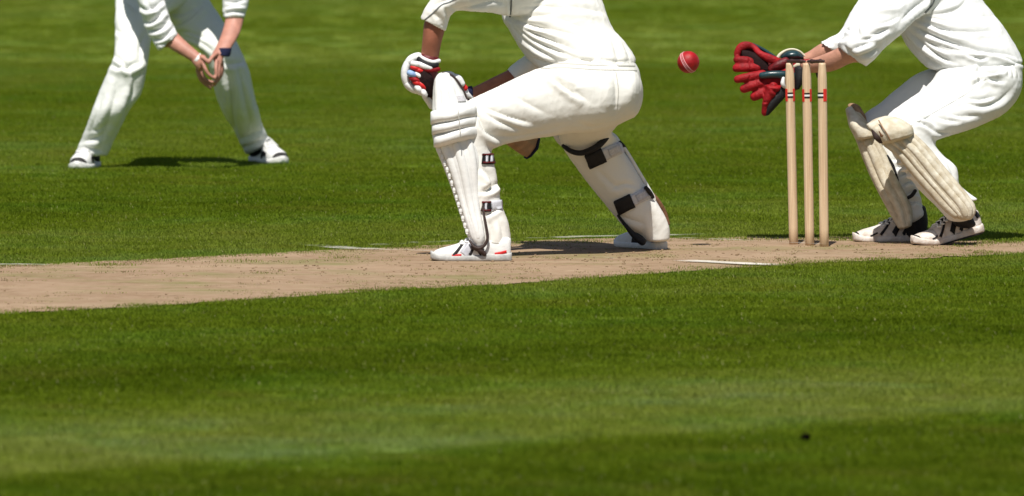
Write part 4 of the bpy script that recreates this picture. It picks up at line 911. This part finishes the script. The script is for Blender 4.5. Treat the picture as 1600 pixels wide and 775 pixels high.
VF = folds(VF, [
  ([(222,30),(232,36),(244,30),(256,15)], .014, 4), ([(216,8),(230,16),(246,8),(255,0)], .013, 4), ([(226,42),(240,48),(256,42),(262,32)], .012, 4), ([(236,58),(250,62),(262,54),(270,44)], .012, 3.5), ([(244,68),(258,68),(270,56)], .010, 3.5), ([(230,0),(236,12),(250,16)], .008, 4), ([(218,20),(228,28)], .010, 4),
  ([(350,22),(365,18),(384,20)], .010, 3), ([(350,12),(362,10),(384,8)], .010, 3.5), ([(350,2),(368,4),(385,-2)], .008, 4)], .004, 12, seed=51)
T.part('shirt', VF, 'shirt_white')
fl = Loft([(238,48,262,34,46.96,.04),(252,66,276,50,46.94,.038),(272,80,290,64,46.91,.033),(296,94,308,80,46.88,.026),(303,99,314,85,46.87,.024)])
fr = Loft([(350,10,384,12,47.06,.042),(352,28,381,30,47.04,.040),(347,50,374,54,46.98,.034),(338,72,362,74,46.92,.026),(334,80,357,86,46.90,.025)])
hx = FPX/46.9
def fing(pts_, r0): r0 *= .93; return ptube(pts_, [r0*1.08, r0, r0*.95, r0*.82][:len(pts_)] if len(pts_) <= 4 else r0, 10, 4)
hands = [
  # left-hand side: palm, thumb, four fingers
  Loft([(300,98,312,84,46.87,.021),(305,104,321,87,46.86,.022),(309,110,322,94,46.86,.019)]),
  fing([(312,88,46.86),(319,91,46.83),(323,95,46.82),(326,98,46.82)], 3.5),
  fing([(317,97,46.84),(321,108,46.825),(327,117,46.825),(336,122.5,46.83)], 3.25),
  fing([(313.5,103,46.865),(316,115,46.86),(323,125,46.86),(335,129.5,46.855)], 3.1),
  fing([(310.5,106,46.89),(313,118,46.89),(320,128,46.89),(333,134,46.88)], 3.0),
  fing([(308,107,46.91),(310.5,119,46.91),(317,129,46.91),(329.5,138,46.90)], 2.8),
  # right-hand side
  Loft([(333,80,352,84,46.90,.022),(331,88,349,92,46.89,.022),(334,96,347,99,46.88,.019)]),
  fing([(338,84,46.87),(332,89,46.84),(329,93,46.825),(327,97,46.82)], 3.5),
  fing([(338,95,46.86),(337.5,107,46.84),(338,116,46.835),(335.5,123,46.83)], 3.25),
  fing([(342,97,46.875),(342,109,46.86),(341,119,46.855),(336,128.5,46.845)], 3.15),
  fing([(345,97,46.895),(345.5,110,46.885),(343,121,46.88),(335,133,46.865)], 3.05),
  fing([(347,96,46.92),(348,109,46.915),(345,120,46.91),(337,130,46.90)], 2.8)]
head_c = P(262, -225, 46.95)
body = fuse([legl.shrunk(.55), legr.shrunk(.55), torso.shrunk(.8), sl_l.shrunk(.6), sl_r.shrunk(.6), fl, fr]+hands+[tube3([P(260,-170,47.1), head_c], .055), ellipsoid(head_c, (.078,.092,.118)), ellipsoid(head_c+np.array([0,-.095,-.01]), (.012,.02,.02))], .0036, 3, .4)
T.part('body', body, 'skin')
T.part('hair', ellipsoid(head_c+np.array([0,.012,.022]), (.085,.092,.108)), 'hair')
T.part('wristband', Loft([(336,75,362,75,46.922,.035),(335,80,361,82,46.912,.035),(335.5,84,359,88,46.907,.034)], cap=.15), 'navy')
T.part('watch', Loft([(301.5,97.5,313,83,46.872,.0275),(304.5,99.5,315.5,86,46.868,.0275)], cap=.15), 'paint_white', label='pale bracelet on the wrist')
acc = [('side_panel','black',[(.52,6),(.62,18),(.74,20)],.010), ('side_panel','black',[(.52,174),(.62,162),(.74,160)],.010), ('tongue','black',[(.36,90),(.46,90),(.56,90)],.022), ('toe_bumper','rubber',[(.96,8),(.985,50),(.985,90),(.985,130),(.96,172)],.014), ('side_panel','black',[(.05,160),(.2,165),(.38,160),(.5,150)],.014), ('side_panel','black',[(.05,20),(.2,15),(.38,20),(.5,30)],.014), ('ankle_panel','black',[(.36,130),(.42,90),(.36,50)],.022), ('trim','silver',[(.52,165),(.48,125),(.5,90),(.48,55),(.52,15)],.004), ('flash','silver',[(.68,125),(.74,95)],.004)]
shoe(T, G(141,266)+np.array([.005,.285,0]), RAD(257), .29, 0, 'shoe_white', 'shoe_white', acc, 'paint_white', hk=1.22)
shoe(T, G(402,257.5)+np.array([-.02,.25,0]), RAD(298), .29, 0, 'shoe_white', 'shoe_white', acc, 'paint_white', hk=1.22)

# ------------------------------------------------------------------ small dark clod on the near grass
c = G(1259, 692)
V, F = ellipsoid((0,0,0), (.0145,.0125,.011), 14, 9)
V = np.array([v*(1+.35*mnoise.noise(Vector(v*140)))for v in V])+np.array([c[0], c[1], .016])
T = Thing('earth_clod', 'small dark clod lying on the near grass', 'clod', c); T.part('lump', (V, F), 'clod')
